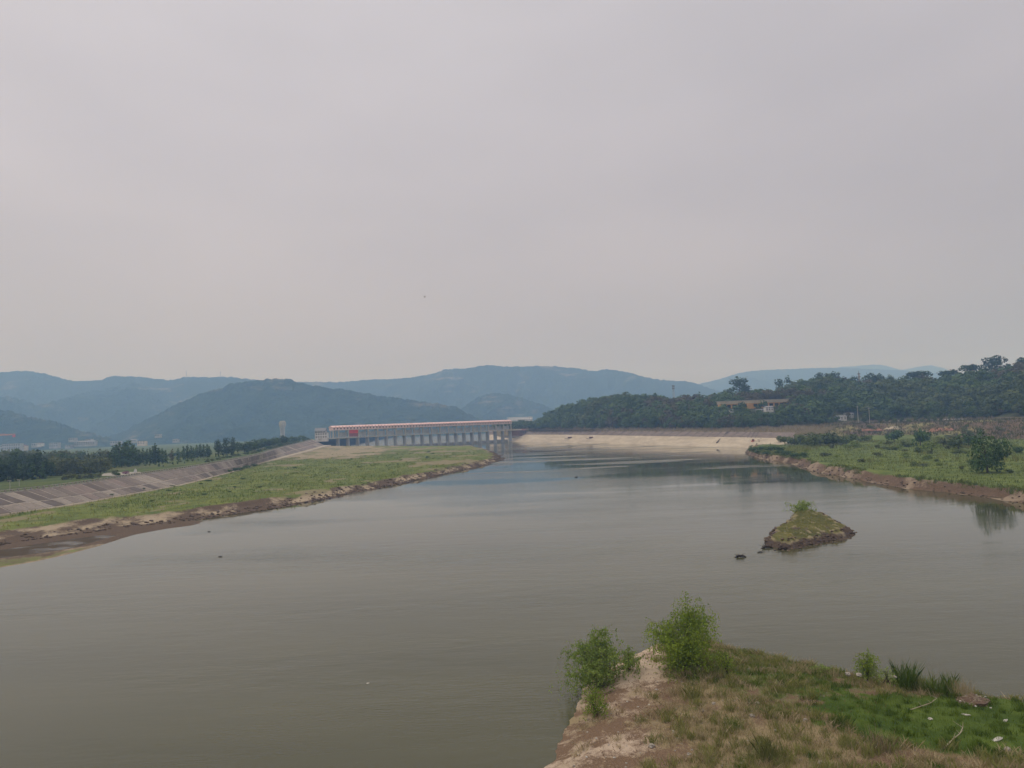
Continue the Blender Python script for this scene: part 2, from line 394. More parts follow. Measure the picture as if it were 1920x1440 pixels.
# make the two curves run abreast: for each top station take the toe point nearest in plan, smoothed
idx = np.array([np.argmin(np.hypot(DB[:, 0] - p[0], DB[:, 1] - p[1])) for p in DT], float)
idx = np.maximum.accumulate(idx); ker = np.ones(41) / 41
idx = np.convolve(np.r_[[idx[0]] * 20, idx, [idx[-1]] * 20], ker, 'valid')
DBa = np.stack([np.interp(idx, np.arange(ND), DB[:, k]) for k in range(3)], 1)

# ---- left floodplain
sh = [P(*s) for s in [(-330, 1130), (-200, 1070), (-60, 1036), (0, 1024), (60, 1014), (120, 1006), (190, 997), (260, 987), (330, 981), (380, 974), (430, 966), (470, 960), (520, 953), (580, 942), (640, 930), (700, 917), (760, 905), (820, 893), (880, 879), (925, 868), (939, 860), (930, 851), (912, 843), (890, 838)]]
shore = resample(sh, 260); shw = (fbm(shore[:, 0] * .09, shore[:, 1] * .09, 5) - .5) * 7 * np.clip(shore[:, 1] / 300, .4, 1.6)
shore[:, 0] += shw
back = [PD(840, 835, 930), PD(760, 834, 990), PD(690, 834, 1010), PD(600, 834, 1000), PD(560, 834, 1000)]
FP = [tuple(p[:2]) for p in shore] + [tuple(p[:2]) for p in back] + [(-330, 1000), (-330, 60)]
spit = [P(*s) for s in [(-200, 1110), (-40, 1073), (0, 1064), (60, 1054), (120, 1041), (192, 1022), (100, 1037), (30, 1046), (0, 1050), (-60, 1062), (-200, 1085)]]
bar = [P(*s) for s in [(225, 999), (280, 996), (330, 988), (385, 978), (360, 985), (300, 993), (240, 1002)]]
toe_line = [tuple(p) for p in resample(dike_toe, 60)]
mud = [P(*s) for s in [(-200, 1108), (-40, 1072), (0, 1063), (60, 1053), (120, 1041), (192, 1021), (250, 1003), (330, 988), (385, 977), (330, 975), (200, 990), (0, 1010), (-200, 1050)]]
pool = [P(*s) for s in [(-200, 1086), (-40, 1057), (0, 1048), (30, 1044), (100, 1035), (150, 1026), (196, 1012), (225, 1003), (190, 1003), (120, 1012), (60, 1021), (0, 1031), (-200, 1062)]]
def h_flood(x, y):
    d0 = sdf(x, y, FP); n = fbm(x * .05, y * .03, 11, 5) - .5; n2 = fbm(x * .25, y * .12, 21, 4) - .5
    d = d0 + n * 5 + n2 * 2.5 * sst(0, 3, d0)
    wsh = np.interp(y, [150, 200, 260, 330, 500, 1000], [17, 15, 8, 3.5, 3, 4])
    z = np.where(d < 0, np.maximum(d * .12, -1.6), 0)
    z = z + .38 * sst(0, 4, d) + .35 * sst(2, wsh, d)
    sc = sst(wsh, wsh + 4.5, d)
    z = z + sc * 1.5 + (fbm(x * .5, y * .3, 77, 3) - .5) * .9 * sst(wsh - 2, wsh + 3, d) * (1 - sst(wsh + 6, wsh + 14, d))
    z = z + n2 * .5 * sst(6, 20, d) + sst(8, 60, d) * .7
    td, tz = linedist(x, y, toe_line)
    wt = np.exp(-td / 45) * sst(2, 14, d)
    z = z * (1 - wt) + (tz - .25) * wt
    far = sst(700, 940, y) * sst(15, 60, d) * 1.6; z = z + far * (1 - wt)
    for pl, hh in ((mud, .13), (spit, .26), (bar, .35)):
        e = sdf(x, y, [p[:2] for p in pl]); z = np.maximum(z, np.where(e > -3, np.minimum(e * .09, hh) + n2 * .12, -9))
    pe = sdf(x, y, [p[:2] for p in pool]) + n2 * 2; z = np.where((pe > 0) & (z < .5), np.maximum(-.5, z - pe * .12), z)
    # cover: grass / dry / sand
    g = sst(wsh + 1, wsh + 6, d + n * 9) * (.95 - .75 * sst(.02, .16, n) * sst(330, 500, y))
    px = (x / np.maximum(y, 1)) * F_PX + 960
    bare = sst(560, 720, y) * sst(-60, -160, x + (y - 700) * .12) ; bare = np.clip(bare + (n * 1.9 + n2 * .9 - .1) * (bare > .05), 0, 1)
    g = g * (1 - .9 * bare)
    dry = np.clip(.42 + n * 3.2 + n2 * 1.6, 0, 1) * sst(wsh, wsh + 5, d) * (1 - .5 * bare)
    g = g * (1 - .75 * sst(.10, .30, n2 + n * .8))
    dry = np.maximum(dry, bare * .55)
    sand = np.clip(.45 + n2 * 2.2 + n * 1.5, 0, 1) * (1 - sst(wsh + 8, wsh + 20, d)) + bare * .9
    wet = sst(.45, .12, z); sand = sand * (1 - wet * .8)
    sp_ = sdf(x, y, [p[:2] for p in spit]); sand = np.where(sp_ > -2, .42 + n2 * .8, sand); 
    g = np.where((sp_ > .6) & (x > -145) & (x < -104), .42 + n2, g)
    return z, np.stack([g, dry, np.clip(sand, 0, 1)], 1)
ys = [95.0]
while ys[-1] < 1010: ys.append(ys[-1] + max(.9, ys[-1] * .0045))
pw = resample([p + (p - sum(pool, Vector()) / len(pool)) * .04 for p in pool], 60); pw[:, 2] = .035
b = NB('pool_water'); df = b.n('ShaderNodeBsdfDiffuse', {0: b.mix(b.noise(.25, 4), (.050, .038, .024), (.095, .072, .047))}).outputs[0]  # mud brown, with the dark reflections of bank and trees put into the colour
gl = b.n('ShaderNodeBsdfGlossy', {'Roughness': .04, 'Normal': b.bump(b.noise(1.2, 3), .03, .1)}).outputs[0]
mm = b.n('ShaderNodeMixShader', {0: b.rng(b.noise(.12, 3), .46, .66, .03, .35)}); b.t.links.new(df, mm.inputs[1]); b.t.links.new(gl, mm.inputs[2]); MAT['pool'] = b.done(mm.outputs[0])
tag(MB().poly([tuple(p) for p in pw], [tuple(range(60))]).build('pool_water', MAT['pool']), kind='structure')
field('floodplain', np.arange(-300, 12, 1.1), np.array(ys), h_flood, MAT['flood'])

# ---- left plain behind the dike
off = [(.0, -.6), (1.2, -.45), (14, -.9), (60, None), (160, None), (500, None), (1600, None), (5200, None)]
tang = np.gradient(DT[:, :2], axis=0); tang /= np.linalg.norm(tang, axis=1)[:, None]; nor = np.stack([-tang[:, 1], tang[:, 0]], 1)
nor[nor[:, 0] > 0] *= -1
ext_n = 26                                    # carry the line on behind the barrage towards the mountains
tail = np.array([[DT[-1, 0] + (k + 1) * -6, DT[-1, 1] + (k + 1) * 75, max(7, DT[-1, 2] - .6 * (k + 1))] for k in range(ext_n)])
E = np.vstack([DT[::4], tail]); En = np.vstack([nor[::4], np.tile([[-.99, .1]], (ext_n, 1))])
ker = np.ones(9) / 9
En = np.stack([np.convolve(np.r_[[En[0, k]] * 4, En[:, k], [En[-1, k]] * 4], ker, 'valid') for k in range(2)], 1)
rows = []
for o_, dz in off:
    xy = E[:, :2] + En * o_
    z = E[:, 2] + dz if dz is not None else {60: E[:, 2] * .45 + 3.2, 160: 5.5 + E[:, 0] * 0, 500: 5 + E[:, 0] * 0, 1600: 5 + E[:, 0] * 0, 5200: 5 + E[:, 0] * 0}[o_]
    rows.append(np.column_stack([xy, z]))
V = np.vstack(rows); ne = len(E)
nz_ = fbm(V[:, 0] * .02, V[:, 1] * .02, 3) - .5
cov = np.stack([.85 + nz_ * 1.2, .35 + nz_ * 1.5, .1 + 0 * nz_], 1)
tag(link('plain', np_mesh('plain', V, gridf(ne, len(off)), MAT['plain'], True, cov, terrain=True)), kind='structure')
sheet('far_plain', -6500, 6500, 2395, 7000, 4.5, 60, 30, MAT['plain'], True, (.7, .45, .2))

# ---- dike body, slabs, toe path, parapet
dike = tag(empty('embankment'), kind='structure')
nrm = np.cross(DBa - DT, np.c_[tang, np.zeros(ND)]); nrm /= np.linalg.norm(nrm, axis=1)[:, None]; nrm[nrm[:, 2] < 0] *= -1
V = np.vstack([DT + np.c_[nor * 1.4, np.zeros(ND)], DT, DBa, DBa - [0, 0, 1.5]]); V[:ND, 2] -= .02
link('embankment_body', np_mesh('embankment_body', V, gridf(ND, 4), MAT['beam'], terrain=True), dike)
sl = np.r_[0, np.cumsum(np.linalg.norm(np.diff(DT, axis=0), axis=1))]
def dk(s, t, h=0.0):                          # station s along, t 0 top .. 1 toe
    a = np.array([np.interp(s, sl, DT[:, k]) for k in range(3)]); c = np.array([np.interp(s, sl, DBa[:, k]) for k in range(3)])
    n_ = np.array([np.interp(s, sl, nrm[:, k]) for k in range(3)])
    return a + (c - a) * t + n_ * h
s = 0.0; rr = random.Random(3)
while s < sl[-1] - 8:
    wd = rr.uniform(3.4, 6.4) * (1 + s / 350)
    cut = .60 + rr.uniform(-.015, .015)
    for t0, t1 in ((.015, cut - .022), (cut + .022, .985)):
        pieces = [(s + .34, s + wd - .34)]
        for a, c in pieces:
            lean = 1.2
            h = rr.uniform(.05, .12)
            cs = [(a + lean * t0, t0), (c + lean * t0, t0), (c + lean * t1, t1), (a + lean * t1, t1)]
            mb = MB(); mb.hexa([dk(u, t, -.05) for u, t in cs] + [dk(u, t, h) for u, t in cs])
            dark = rr.random()
            mat = CON[4] if dark < .1 else CON[2] if dark < .28 else rr.choice([CON[0], CON[1], CON[3], CON[5], CON[1]])
            mb.build('slab', mat, dike)
    s += wd
PT = DBa.copy(); wpath = np.interp(PT[:, 1], [0, 560, 640, 930], [1.1, 1.3, 5, 8])
V = np.vstack([DBa + [0, 0, .12], DBa + np.c_[-nor * wpath[:, None], np.full(ND, .10)], DBa + np.c_[-nor * (wpath[:, None] + .1), np.full(ND, -1.0)]])
tag(link('toe_path', np_mesh('toe_path', V, gridf(ND, 3), MAT['sand'])), kind='structure')
par = thing('parapet_wall', 'low pale concrete parapet with close posts along the embankment top', 'wall')
def strip(name, o0, o1, z0, z1, mat, parent):
    A = DT + np.c_[nor * o0, np.full(ND, z0)]; B = DT + np.c_[nor * o1, np.full(ND, z0)]
    C = A.copy(); C[:, 2] += z1 - z0; D = B.copy(); D[:, 2] += z1 - z0
    return link(name, np_mesh(name, np.vstack([A, C, D, B]), gridf(ND, 4), mat), parent)
strip('base_wall', .25, .75, -.1, .45, MAT['parapet'], par); strip('rail', .38, .62, .95, 1.15, MAT['parapet'], par)
mb = MB(); s = 0
while s < sl[-1]:
    c = dk(s, 0); mb.box(c[0] - .75, c[0] - .25, c[1] - .3, c[1] + .3, c[2] + .4, c[2] + 1.0); s += 2.6
tag(mb.build('post', MAT['parapet'], par), kind='stuff')

# ---- far right shore: sand slope, revetment
wl = [Q(s) for s in [(915, 826.5, 'd', 1190), (955, 828.6, 'z', -.4), (1000, 830, 'z', -.4), (1050, 829.8, 'z', -.4), (1100, 831.5, 'z', -.4), (1200, 834.5, 'z', -.4), (1300, 837.5, 'z', -.4), (1400, 840.5, 'z', -.4), (1450, 843, 'z', -.4), (1490, 846, 'z', -.4)]]
stp = [Q(s) for s in [(915, 815, 'd', 1215), (965, 815, 'z', 9.0), (1000, 815, 'z', 9.3), (1050, 815, 'z', 9.0), (1100, 815.5, 'z', 8.7), (1200, 817, 'z', 8.3), (1300, 818.5, 'z', 7.8), (1400, 820, 'z', 7.3), (1450, 821, 'z', 7), (1490, 822, 'z', 6.8)]]
rtp = [Q(s) for s in [(915, 806, 'd', 1240), (965, 808, 'd', 1165), (1000, 808, 'z', 14.3), (1050, 808, 'z', 13.8), (1100, 808.3, 'z', 13.2), (1200, 809, 'z', 12.5), (1300, 809.5, 'z', 11.8), (1400, 810, 'z', 11.0), (1450, 810.5, 'z', 10.8), (1490, 811, 'z', 10.6)]]
NR = 240
WL, ST, RT = byindex(wl, NR), byindex(stp, NR), byindex(rtp, NR)
rows = [WL * (1 - t) + ST * t + np.c_[np.zeros((NR, 2)), (fbm(np.arange(NR) * .15, np.full(NR, t * 6), 9) - .5) * 1.0 * math.sin(math.pi * t)] for t in np.linspace(0, 1, 9)]
tag(link('sand_slope', np_mesh('sand_slope', np.vstack(rows), gridf(NR, 9), MAT['sand'], True, terrain=True)), kind='structure')
rev = tag(empty('revetment'), kind='structure')
V = np.vstack([ST, ST * .98 + RT * .02 + [0, 0, .3], RT, RT + [0, 1.5, .05]])
link('revetment_face', np_mesh('revetment_face', V, gridf(NR, 4), MAT['revet'], terrain=True), rev)
for i in range(14, NR - 40, 4):
    mb = MB(); a, c = ST[i], RT[i]; j = i - 3; a = ST[j]
    d = np.array([.45, 0, 0]); hh = np.array([0, -.25, .35])
    mb.hexa([a - d, a + d, c + d, c - d, a - d + hh, a + d + hh, c + d + hh, c - d + hh]); mb.build('rib', MAT['rib'], rev)

# ---- wooded hill behind it
foot = [Q(s) for s in [(915, 804, 'd', 1262), (985, 804, 'd', 1165), (1050, 804, 'd', 1050), (1100, 804, 'd', 975), (1200, 804.5, 'd', 850), (1300, 804.5, 'd', 760), (1380, 804, 'd', 705), (1480, 801, 'd', 700), (1600, 794, 'd', 740), (1700, 790.5, 'd', 715), (1800, 788, 'd', 660), (1920, 785, 'd', 575), (2080, 780, 'd', 500), (2400, 770, 'd', 400)]]
crest = [Q(s) for s in [(950, 806, 'd', 1330), (1002, 800, 'd', 1260), (1035, 781, 'd', 1210), (1070, 766, 'd', 1160), (1120, 752, 'd', 1080), (1180, 749, 'd', 1020), (1260, 755, 'd', 985), (1330, 753, 'd', 970), (1372, 744, 'd', 985), (1440, 741, 'd', 1000), (1480, 729, 'd', 1000), (1550, 716, 'd', 1000), (1620, 724, 'd', 980), (1680, 717, 'd', 965), (1750, 714, 'd', 950), (1800, 709, 'd', 930), (1860, 704, 'd', 905), (1925, 694, 'd', 880), (2080, 680, 'd', 850), (2400, 660, 'd', 800)]]
for c_ in crest: c_.z -= 7
NH, NVH = 260, 60
# stations every equal step of the photograph's width so the foot and crest run abreast
def abreast(pts, n, a=None, b_=None):
    p = np.array([tuple(q) for q in pts]); u = np.arctan2(p[:, 0], p[:, 1]); t = np.linspace(-.03, .93, n) if a is None else np.linspace(a, b_, n)
    return np.stack([np.interp(t, u, p[:, k]) for k in range(3)], 1)
FT, CR = abreast(foot, NH), abreast(crest, NH); RTb = abreast([Vector(q) for q in rtp] + [f for f in foot[8:]], NH)
rows = [RTb + [0, -12, -9.0], RTb + [0, 1.4, 0.0]]
for t in np.linspace(0, 1, NVH):
    p = FT * (1 - t) + CR * t; p[:, 2] = FT[:, 2] + (CR[:, 2] - FT[:, 2]) * (math.sin(t * math.pi / 2) ** 1.05)
    p[:, 2] += (fbm(p[:, 0] * .012, p[:, 1] * .012, 31, 3) - .5) * 22 * math.sin(math.pi * t)
    rows.append(p)
for t, f_ in ((.3, .8), (.7, .4), (1, .0)):
    p = CR.copy(); p[:, 1] += 320 * t; p[:, 0] += 90 * t; p[:, 2] = 6 + (p[:, 2] - 6) * f_; rows.append(p)
V = np.vstack(rows); cov = np.tile([.7, .45, .1], (len(V), 1)).astype(float)
cov[:NH * 2] = [.25, .6, .3]; cov[NH * 2:NH * 4] = [.3, .6, .3]
tag(link('wooded_hill_ground', np_mesh('wooded_hill_ground', V, gridf(NH, len(rows)), MAT['hill'], True, cov, terrain=True)), kind='structure')
HILL = np.array(rows[2:2 + NVH])

# ---- right bank
rsh = [P(*s) for s in [(1452, 834), (1425, 838), (1404, 843), (1398, 849), (1408, 856), (1440, 862), (1478, 869), (1505, 876), (1530, 885), (1580, 893), (1640, 906), (1700, 916), (1760, 923), (1830, 931), (1880, 938), (1930, 947), (2050, 965), (2300, 1000)]]
rshore = resample(rsh, 200); rshore[:, 1] += (fbm(rshore[:, 0] * .1, rshore[:, 1] * .1, 41) - .5) * 8
bk = lambda p: (p[0], p[1] + 40)
RB = [tuple(p[:2]) for p in rshore] + [(420, 200), (520, 330), bk(foot[-2]), bk(foot[11]), bk(foot[10]), bk(foot[9]), bk(foot[8]), bk(foot[7]), tuple(rtp[-1][:2]), tuple(stp[-1][:2])]
foot_line = [tuple(p) for p in foot[7:13]]
def h_right(x, y):
    d0 = sdf(x, y, RB); n = fbm(x * .045, y * .03, 51, 5) - .5; n2 = fbm(x * .22, y * .12, 61, 4) - .5
    td, tz = linedist(x, y, foot_line)
    d = d0 + n * 4 + n2 * 2
    wsh = np.interp(x, [150, 185, 230], [1, 1.5, 2.5])
    z = np.where(d < 0, np.maximum(d * .2, -1.6), 0) + .3 * sst(0, 2.5, d)
    z = z + sst(wsh, wsh + 3.2, d + n2 * 3) * 2.5 + n2 * 1.6 * sst(.5, 2, d) * sst(9, 5, d) + n2 * .6 * sst(4, 9, d) + sst(6, 80, d) * 1.2
    wt = sst(75, 5, td) * sst(-1, 6, d0)
    z = z * (1 - wt) + (tz - .2) * wt + n * 2 * wt * (1 - wt)
    g = sst(wsh + 2, wsh + 5.5, d + n * 4) * (1 - .9 * sst(85, 50, td + n * 60))
    dry = np.clip(.38 + n * 2.6 + n2, 0, 1) * sst(3, 8, d); dry = np.maximum(dry, sst(90, 50, td + n * 40) * np.clip(.3 + n * 2.5, 0, .6))
    sand = np.clip(.3 + n2 * 2.5, 0, 1) * (1 - sst(4, 9, d)) + sst(.1, .22, n) * sst(100, 60, td) * .5
    return z, np.stack([g, dry, np.clip(sand, 0, 1)], 1)
ys = [150.0]
while ys[-1] < 790: ys.append(ys[-1] + max(1.0, ys[-1] * .0045))
field('river_bank', np.arange(84, 470, 1.3), np.array(ys), h_right, MAT['bank'])

# ---- islet
isl = [P(*s) for s in [(1436, 1022), (1442, 1012), (1447, 1000), (1462, 988), (1482, 974), (1497, 962), (1506, 957), (1530, 963), (1556, 974), (1578, 987), (1598, 996), (1600, 1000), (1590, 1008), (1565, 1014), (1535, 1020), (1500, 1027), (1470, 1030), (1450, 1029)]]
def h_islet(x, y):
    d = sdf(x, y, [p[:2] for p in isl]); n = fbm(x * .3, y * .16, 71, 4) - .5; n2 = fbm(x * 1.2, y * .6, 81, 3) - .5
    e = d + n * 2.2 + n2 * 1.3
    z = np.where(e < 0, np.maximum(e * .5, -1.5), 0) + .35 * sst(0, .8, e) + sst(.3, 2.4, e) * .8 + sst(1.5, 8, e) * .7 + n2 * .7 * sst(0, 1, e) + n * .8
    ap = P(1503, 966, 1.5); z = z + 1.3 * np.exp(-((x - ap.x) / 4) ** 2 - ((y - ap.y) / 13) ** 2) * sst(.5, 2, e)
    back_ = sst(165, 195, y)
    g = sst(1.2, 2.4, e) * (.85 + n2 * 1.2 + n * .6); dry = sst(1, 2, e) * np.clip(.5 + n * 3 + n2 * 2, 0, 1); g = g * (1 - .8 * sst(.05, .2, n2 - n * .6))
    sand = np.clip(sst(.5, 2.5, e) * .5 + back_ * .4 + n * 1.5, 0, 1)
    return z, np.stack([g, dry, sand], 1)
c_ = np.array([p[:2] for p in isl])
field('islet', np.arange(c_[:, 0].min() - 3, c_[:, 0].max() + 3, .28), np.arange(c_[:, 1].min() - 4, c_[:, 1].max() + 4, .5), h_islet, MAT['islet'], -.9)

# ---- foreground point
fs = [P(*s) for s in [(930, 1560), (975, 1490), (1012, 1438), (1030, 1402), (1052, 1366), (1074, 1332), (1092, 1300), (1108, 1276), (1135, 1252), (1165, 1236), (1195, 1224), (1226, 1211), (1260, 1205), (1310, 1206), (1355, 1212), (1400, 1226)]] + \
     [P(*s) for s in [(1450, 1240), (1500, 1251), (1550, 1260), (1600, 1270), (1680, 1283), (1760, 1294), (1850, 1306), (1930, 1318), (2100, 1340), (2400, 1380)]]
fsh = resample(fs, 220); fsh[:, 0] += (fbm(fsh[:, 0] * .3, fsh[:, 1] * .3, 91) - .5) * 1.6
FG = [tuple(p[:2]) for p in fsh] + [(120, 20), (110, -40), (-4, -40), (-3, 10)]
gc = P(1790, 1345, 2); gc2 = P(1900, 1325, 2)
def h_fore(x, y):
    d = sdf(x, y, FG); n = fbm(x * .12, y * .12, 101, 5) - .5; n2 = fbm(x * .7, y * .7, 111, 4) - .5
    e = d + n * 2 + n2 * .5
    z = np.where(e < 0, np.maximum(e * .35, -1.5), 0) + .35 * sst(0, 1.8, e) + sst(.8, 4.0, e) * .95 + sst(3, 16, e) * .7 + n * .7 * sst(1, 6, e) + n2 * .32 * sst(.5, 3, e)
    dl = sst(10.5, 5.5, x - (y - 51) * .24 + n * 6)                                    # towards the bare left edge
    lush = np.exp(-(((x - gc.x) / 11.5) ** 2 + ((y - gc.y) / 7.5) ** 2)) * 1.25 + np.exp(-(((x - gc2.x) / 9) ** 2 + ((y - gc2.y) / 5) ** 2)) * .8
    lush = np.clip(lush + n * 1.3 + n2 * .6, 0, 1)
    g = np.clip(.47 + n * 2.6 + n2 * 1.4 - dl * .95, 0, 1) * .85; g = np.maximum(g, sst(.22, .85, lush + n2 * .5)) * sst(.8, 3, e)
    dry = np.clip(.62 + n2 * 1.6 - n * 1.2 - dl * .55, 0, 1) * (1 - sst(.3, .9, lush + n2 * .5))
    sand = np.clip(.38 + n * 2.2 + n2 * 1.4 + dl * .42, 0, 1)
    return z, np.stack([g, dry, sand], 1)
field('river_point', np.arange(-6, 78, .26), np.r_[np.arange(26, 100, .26)], h_fore, MAT['fore'], -.9)

# ---- mountains
def mountain(name, pts, d, depth, seed, mat, base=3.0, nx=420, nv=46, rough=5, spur=.5, dvar=None):
    pr = [PD(px, py, d + (dvar(px) if dvar else 0)) for px, py in pts]
    p = resample(pr, nx); s_ = np.linspace(0, 1, nx); W = nx * 1.0
    L = np.linalg.norm(p[-1] - p[0])
    vs = np.r_[np.linspace(1.15, 0, 10, endpoint=False) * -1, np.linspace(0, 1, nv)]
    rows = []
    jag = (fbm(s_ * L / 14, s_ * 0, seed + 9, 3, .7) - .5) * rough * 2.8
    for v in vs:
        a = abs(v); q = p.copy(); q[:, 1] -= v * depth; q[:, 0] *= (q[:, 1] / p[:, 1])
        z0 = base - 6
        hgt = np.maximum(p[:, 2] - z0, 1)
        prof = (1 - min(a / 1.0, 1)) ** 1.25
        sp_ = (np.abs(fbm(q[:, 0] / 420 + v * .8, q[:, 1] / 900, seed, 4, .55) - .5) * 2)
        det = fbm(q[:, 0] / 40, q[:, 1] / 40, seed + 5, 4, .6) - .5
        q[:, 2] = z0 + hgt * prof + (sp_ - .35) * hgt * spur * 2 * math.sin(math.pi * min(a, 1)) * (1.0 if v > 0 else 0) + det * rough * 3.4 * min(1, a * 8) * (1 - max(0, a - .9) * 4) + jag * (1 - min(1, a * 6))
        rows.append(q)
    V = np.vstack(rows)
    return tag(link(name, np_mesh(name, V, gridf(nx, len(vs)), mat, True)), kind='structure')
mountain('mountains', [(1250, 735), (1305, 721), (1340, 713), (1385, 700), (1420, 694.5), (1470, 692.5), (1530, 690), (1580, 690), (1640, 692), (1700, 695), (1760, 700), (1850, 705), (1950, 700), (2200, 690)], 6600, 1500, 201, MAT['mount'], rough=4)
mountain('far_mountains', [(1460, 720), (1520, 700), (1570, 689), (1610, 686), (1640, 683.5), (1662, 686), (1690, 693), (1720, 688), (1745, 685), (1770, 691), (1800, 700), (1850, 706), (1960, 700), (2200, 695)], 8600, 500, 207, MAT['mount'], rough=4)
mountain('left_mountains', [(-500, 730), (-300, 690), (-150, 702), (-60, 700), (0, 698), (55, 696), (95, 703), (128, 712.5), (160, 714), (188, 712), (213, 705.5), (262, 707), (320, 712), (348, 707), (395, 707.5), (430, 706.5), (470, 711), (540, 722), (620, 735), (700, 750)], 4200, 1500, 211, MAT['mount'], rough=5)
mountain('central_mountains', [(420, 730), (500, 721), (560, 716.5), (640, 716), (690, 711.5), (750, 709.5), (800, 703.5), (838, 692.5), (880, 690), (915, 685), (960, 687.5), (1030, 686.5), (1080, 690.5), (1115, 695.5), (1140, 692.5), (1180, 699), (1220, 709.5), (1262, 713.5), (1290, 715.5), (1318, 724), (1380, 740), (1500, 760)], 4700, 1300, 221, MAT['mount'], rough=5)
mountain('middle_hill', [(150, 830), (215, 815), (262, 792), (300, 773), (340, 754), (380, 736), (415, 727), (442, 718), (490, 712), (520, 709.5), (545, 711.5), (590, 723), (640, 730), (700, 740), (760, 748.5), (830, 758), (862, 766), (880, 776), (910, 792), (940, 806)], 2700, 620, 231, MAT['mount'], rough=4.5, nx=520)
mountain('near_left_hill', [(-300, 745), (-120, 752), (0, 767), (60, 781), (110, 793), (150, 806), (200, 820), (240, 832)], 2300, 380, 241, MAT['mount'], rough=5)
mountain('low_hill', [(830, 790), (860, 770), (890, 748), (920, 737.5), (960, 741), (1000, 752), (1040, 768), (1100, 790), (1150, 806)], 3500, 420, 251, MAT['mount'], rough=4)

# ------------------------------------------------------------------ placing on the ground
bvh = BVHTree.FromPolygons(np.vstack(TV).tolist(), TF)
def hit(px, py):
    v = ray(px, py).normalized(); h = bvh.ray_cast(CPOS, v)
    return h[0] if h[0] else P(px, py, 3)
def drop(x, y):
    h = bvh.ray_cast(Vector((x, y, 900)), Vector((0, 0, -1)))
    return h[0].z if h[0] else 0.0

# ------------------------------------------------------------------ trees
def crown_arr(rng, lobes, n, size, flat=0.0, droop=0.0, shell=.5):
    lb = np.array(lobes, float); wgt = lb[:, 3] * lb[:, 4] * lb[:, 5]; wgt = wgt ** .75; wgt /= wgt.sum()
    li = rng.choice(len(lb), n, p=wgt); d = rng.normal(size=(n, 3)); d /= np.linalg.norm(d, axis=1)[:, None]
    rad = shell + (1 - shell) * rng.random(n) ** .6
    c = lb[li, :3] + d * lb[li, 3:6] * rad[:, None]
    nm = d + rng.normal(size=(n, 3)) * .42 + [0, 0, .3]; nm /= np.linalg.norm(nm, axis=1)[:, None]
    t = np.cross(nm, rng.normal(size=(n, 3))); t /= np.linalg.norm(t, axis=1)[:, None]; u = np.cross(nm, t)
    if droop: t = t * (1 - droop) + np.array([0, 0, -1.0]) * droop
    s = size * (.55 + .9 * rng.random(n))[:, None]; s2 = s * (.55 + .5 * rng.random(n))[:, None]
    V = np.stack([c - t * s, c + u * s2 * .9 - t * s * .1, c + t * s, c - u * s2 + t * s * .15], 1).reshape(-1, 3)
    Fc = np.arange(n * 4).reshape(n, 4)
    lt = rng.random(len(lb)); tint = np.clip(lt[li] * .55 + rng.random(n) * .45, 0, 1)
    return V, Fc, tint
def lobes_round(rng, k=9, w=.5, z0=.28, z1=1.0):
    L = [(0, 0, (z0 + z1) / 2, w * .62, w * .62, (z1 - z0) * .40)]
    for i in range(k):
        a = rng.random() * 6.28; zz = z0 + (z1 - z0) * (.12 + .76 * rng.random()); rr_ = w * (.62 if zz < .7 else .42) * (.4 + .6 * rng.random())
        s_ = .13 + .11 * rng.random(); L.append((math.cos(a) * rr_, math.sin(a) * rr_, min(zz, 1 - s_ * .8), s_ * w / .45, s_ * w / .45, s_))
    return L
def lobes_col(rng, k=11, w=.16, z0=.08):
    L = []
    for i in range(k):
        zz = z0 + (1 - z0) * (i + .5) / k; rr_ = w * (1 - abs(zz - .38) * 1.15) ; rr_ = max(rr_, .035); a = rng.random() * 6.28
        L.append((math.cos(a) * rr_ * .35, math.sin(a) * rr_ * .35, zz - .02, rr_, rr_, .085))
    return L
def lobes_cone(rng, k=9, w=.24):
    return [(math.cos(i * 2.4) * .03, math.sin(i * 2.4) * .03, .12 + .86 * i / k, max(w * (1 - i / k), .03), max(w * (1 - i / k), .03), .06) for i in range(k + 1)]
def lobes_open(rng, k=8):
    L = []
    for i in range(k):
        a = i * 2.399 + rng.random(); zz = .42 + .52 * (i + rng.random() * .6) / k; rr_ = .27 * (1.15 - zz) + .1 * rng.random(); s_ = .085 + .06 * rng.random()
        L.append((math.cos(a) * rr_, math.sin(a) * rr_, min(zz, 1 - s_), s_ * 1.35, s_ * 1.35, s_))
    return L
def lobes_bush(rng, k=9):
    L = []
    for i in range(k):
        a = rng.random() * 6.28; r_ = .38 * rng.random() ** .5; s_ = .2 + .13 * rng.random()
        L.append((math.cos(a) * r_, math.sin(a) * r_, s_ * .8 + (.9 - s_ * 1.6) * rng.random() * (1 - r_), s_, s_, s_ * .95))
    return L
def trunk_mesh(rng, r=.022, h=.55, limbs=5, lean=.04):
    mb = MB(); pts = [(0, 0, -.03), (lean * .3, 0, h * .35), (lean, lean * .5, h * .7), (lean * 1.2, lean, h * 1.05)]
    mb.tube(pts, [r * 1.3, r, r * .75, r * .35], 6)
    for i in range(limbs):
        a = i * 2.4 + rng.random(); z0 = h * (.45 + .5 * i / max(limbs, 1)); l_ = .2 + .12 * rng.random()
        mb.tube([(lean * z0 / h, lean * .5 * z0 / h, z0), (math.cos(a) * l_ * .5, math.sin(a) * l_ * .5, z0 + l_ * .45), (math.cos(a) * l_, math.sin(a) * l_, z0 + l_ * .8)], [r * .5, r * .33, r * .12], 4)
    return mb.mesh('trunk', MAT['bark'])
PROTO = {}
